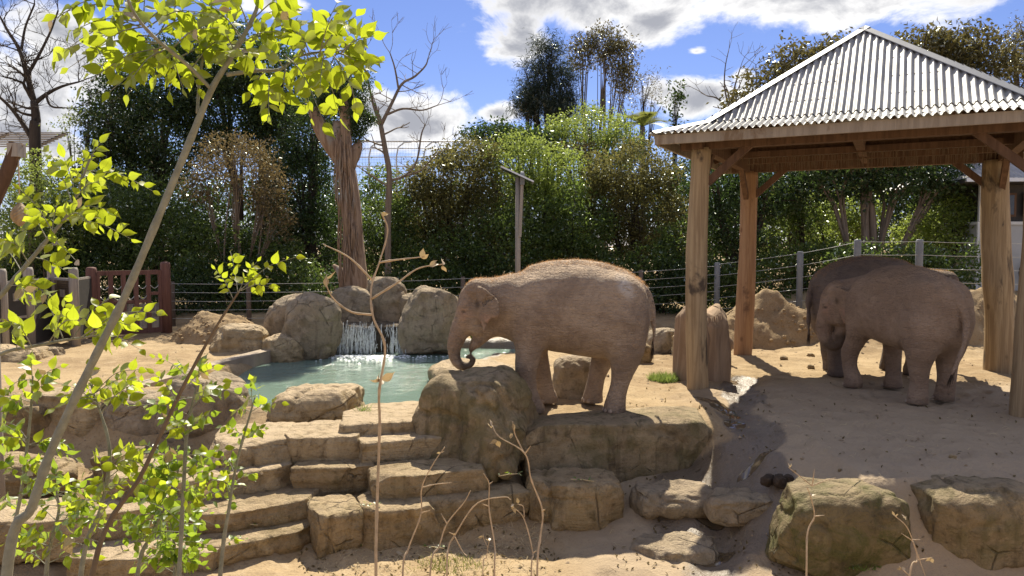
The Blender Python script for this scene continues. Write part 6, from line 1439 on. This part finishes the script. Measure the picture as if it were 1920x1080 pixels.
    def tuft(name, label, c, n, h, w, kind, seed, cat='grass'):
        rs = np.random.RandomState(seed); zc = c[2]; V = []; T = []
        for k in range(n):
            a = rs.uniform(0, 6.28); r = w * math.sqrt(rs.uniform(0, 1)); b = np.array([r * math.cos(a), r * math.sin(a), -.02]); l = h * rs.uniform(.5, 1.1); d = np.array([rs.normal(0, .45), rs.normal(0, .45), 1]); d /= np.linalg.norm(d); s = np.cross(d, rs.normal(0, 1, 3)); s = s / np.linalg.norm(s) * .007
            V += [b - s, b + s, b + d * l + np.array([d[0], d[1], 0]) * l * .4]; T += [rs.uniform(0, 1)] * 3
        me = mesh_np(name, V, np.arange(len(V)).reshape(-1, 3), False, LM[kind]); fattr(me, 'tint', T); o = link(name, me, None, c); tag(o, label, cat, None, 'stuff')
    c = G(1245, 708, .02); c[2] = hz(c[0], c[1]); tuft('grass_tuft', 'small green grass tuft left of the shelter post', c, 900, .17, .3, 'grass', 1)
    c = G(690, 762, .08); tuft('grass_tuft', 'sprig of grass between the pool boulder and top step', (c[0], c[1] - .3, .07), 60, .16, .1, 'grass', 2)
    c = G(1600, 1075, -.95); c[2] = hz(c[0], c[1]); tuft('grass_tuft', 'low green moss at the foot of the mossy boulder', c, 500, .06, .28, 'grass', 3)
    c = G(835, 1068, -1.1); c[2] = hz(c[0], c[1]); tuft('grass_tuft', 'pale dry grass patch below the lowest step', c, 500, .12, .45, 'palm', 4)
    def scrap(label, px, py, z, seed, n=9, s=.05):
        R = random.Random(seed); c = G(px, py, z); root = thing('plant_scrap', label, 'plant scrap', (c[0], c[1], z), 0, 'green plant scraps dropped on the rocks')
        a = R.uniform(-.6, .6); MB().tube([(-.16 * math.cos(a), -.1 * math.sin(a), .012), (0, 0, .02), (.16 * math.cos(a), .1 * math.sin(a), .012)], .006, 5).build('stalk', M['straw'], root, True)
        for k in range(n): put_leaf(root, (0, 0, 0), (R.uniform(-.15, .15), R.uniform(-.06, .06), .025), (R.gauss(0, 1), R.gauss(0, 1), .1), (R.gauss(0, .3), R.gauss(0, .3), 1), s * R.uniform(.7, 1.3), 'green')
    scrap('green leaf scrap on the low reddish block', 1092, 902, -.44, 1)
    scrap('green stalk lying in the corner by the trunk boulder', 955, 892, -.34, 2)
    scrap('dark green scrap at the back of the lowest step', 852, 917, -.62, 3)
    scrap('green cut stalk at the foot of the lowest step block', 810, 1028, -1.08, 4)
    scrap('green sprig at the foot of the short end block', 668, 1023, -1.08, 5)
    scrap('green and white stalk on the earth below the low block', 1105, 994, -1.07, 6)
    scrap('wilted greens on the curved left step', 460, 985, -.82, 7)
    scrap('dry pale leaves on the lowest step edge', 690, 948, -.61, 8)
    # stones, dung
    for k, (px, py, s, lb) in enumerate([(1470, 676, .13, 'small brown clod on the sunlit floor near the rear post'), (1521, 691, .14, 'dark clod beside the grey elephant\'s hind foot'), (1520, 669, .12, 'reddish clod under the grey elephant\'s tail'), (1786, 868, .06, 'small stone on the shaded floor near the brown boulder'), (1575, 870, .05, 'small dark stone on the shaded floor'), (1490, 852, .03, 'tiny pebble beside the puddle')]):
        c = G(px, py, 0); rock('clod', lb, (c[0], c[1], hz(c[0], c[1]) + s * .22), (s * 1.5, s, s * .8), k, 90 + k, 'rock_red', 'clod', e=2.8, rough=.3, n=6, fine=.2)
    c = G(1462, 892, -.25); root = thing('dung_pile', 'dark round elephant dung by the drain', 'dung', (c[0], c[1], hz(c[0], c[1])))
    for k, (x, y, s) in enumerate([(-.2, 0, .11), (-.02, -.05, .12), (.14, .02, .12), (.05, .14, .1), (.24, .12, .1), (-.1, .14, .1)]):
        p, f = rock_mesh((s * 1.25, s * 1.2, s * 1.1), 120 + k, e=2.3, rough=.2, n=10, fine=.5); link('dung_ball', mesh_np('dung_ball', p, f, True, M['dung']), root, (x * .85, y * .85, s * .42))
    c = G(742, 1036, -1.1); root = thing('fallen_leaf', 'single pale yellow fallen leaf on the earth', 'leaf', (c[0], c[1], hz(c[0], c[1]) + .02)); put_leaf(root, (0, 0, 0), (0, 0, 0), (1, -.2, .05), (0, -.3, 1), .16, 'dry')
    # green stalk in the elephant's mouth
    root = thing('food_stalk', 'green leafy stalk hanging from the elephant\'s mouth', 'plant', (1.04 - 1.63, 11.72, 1.12)); MB().tube([(.06, 0, .1), (.0, -.02, 0), (-.01, -.02, -.12)], [.008, .007, .005], 6).build('stalk', M['straw'], root, True)
    for k in range(5): put_leaf(root, (0, 0, 0), (R.uniform(-.02, .04), -.03, R.uniform(-.1, .1)), (R.gauss(0, .4), -.2, R.gauss(-.5, .6)), (R.gauss(0, .4), -1, .2), .09, 'green')
build_front()
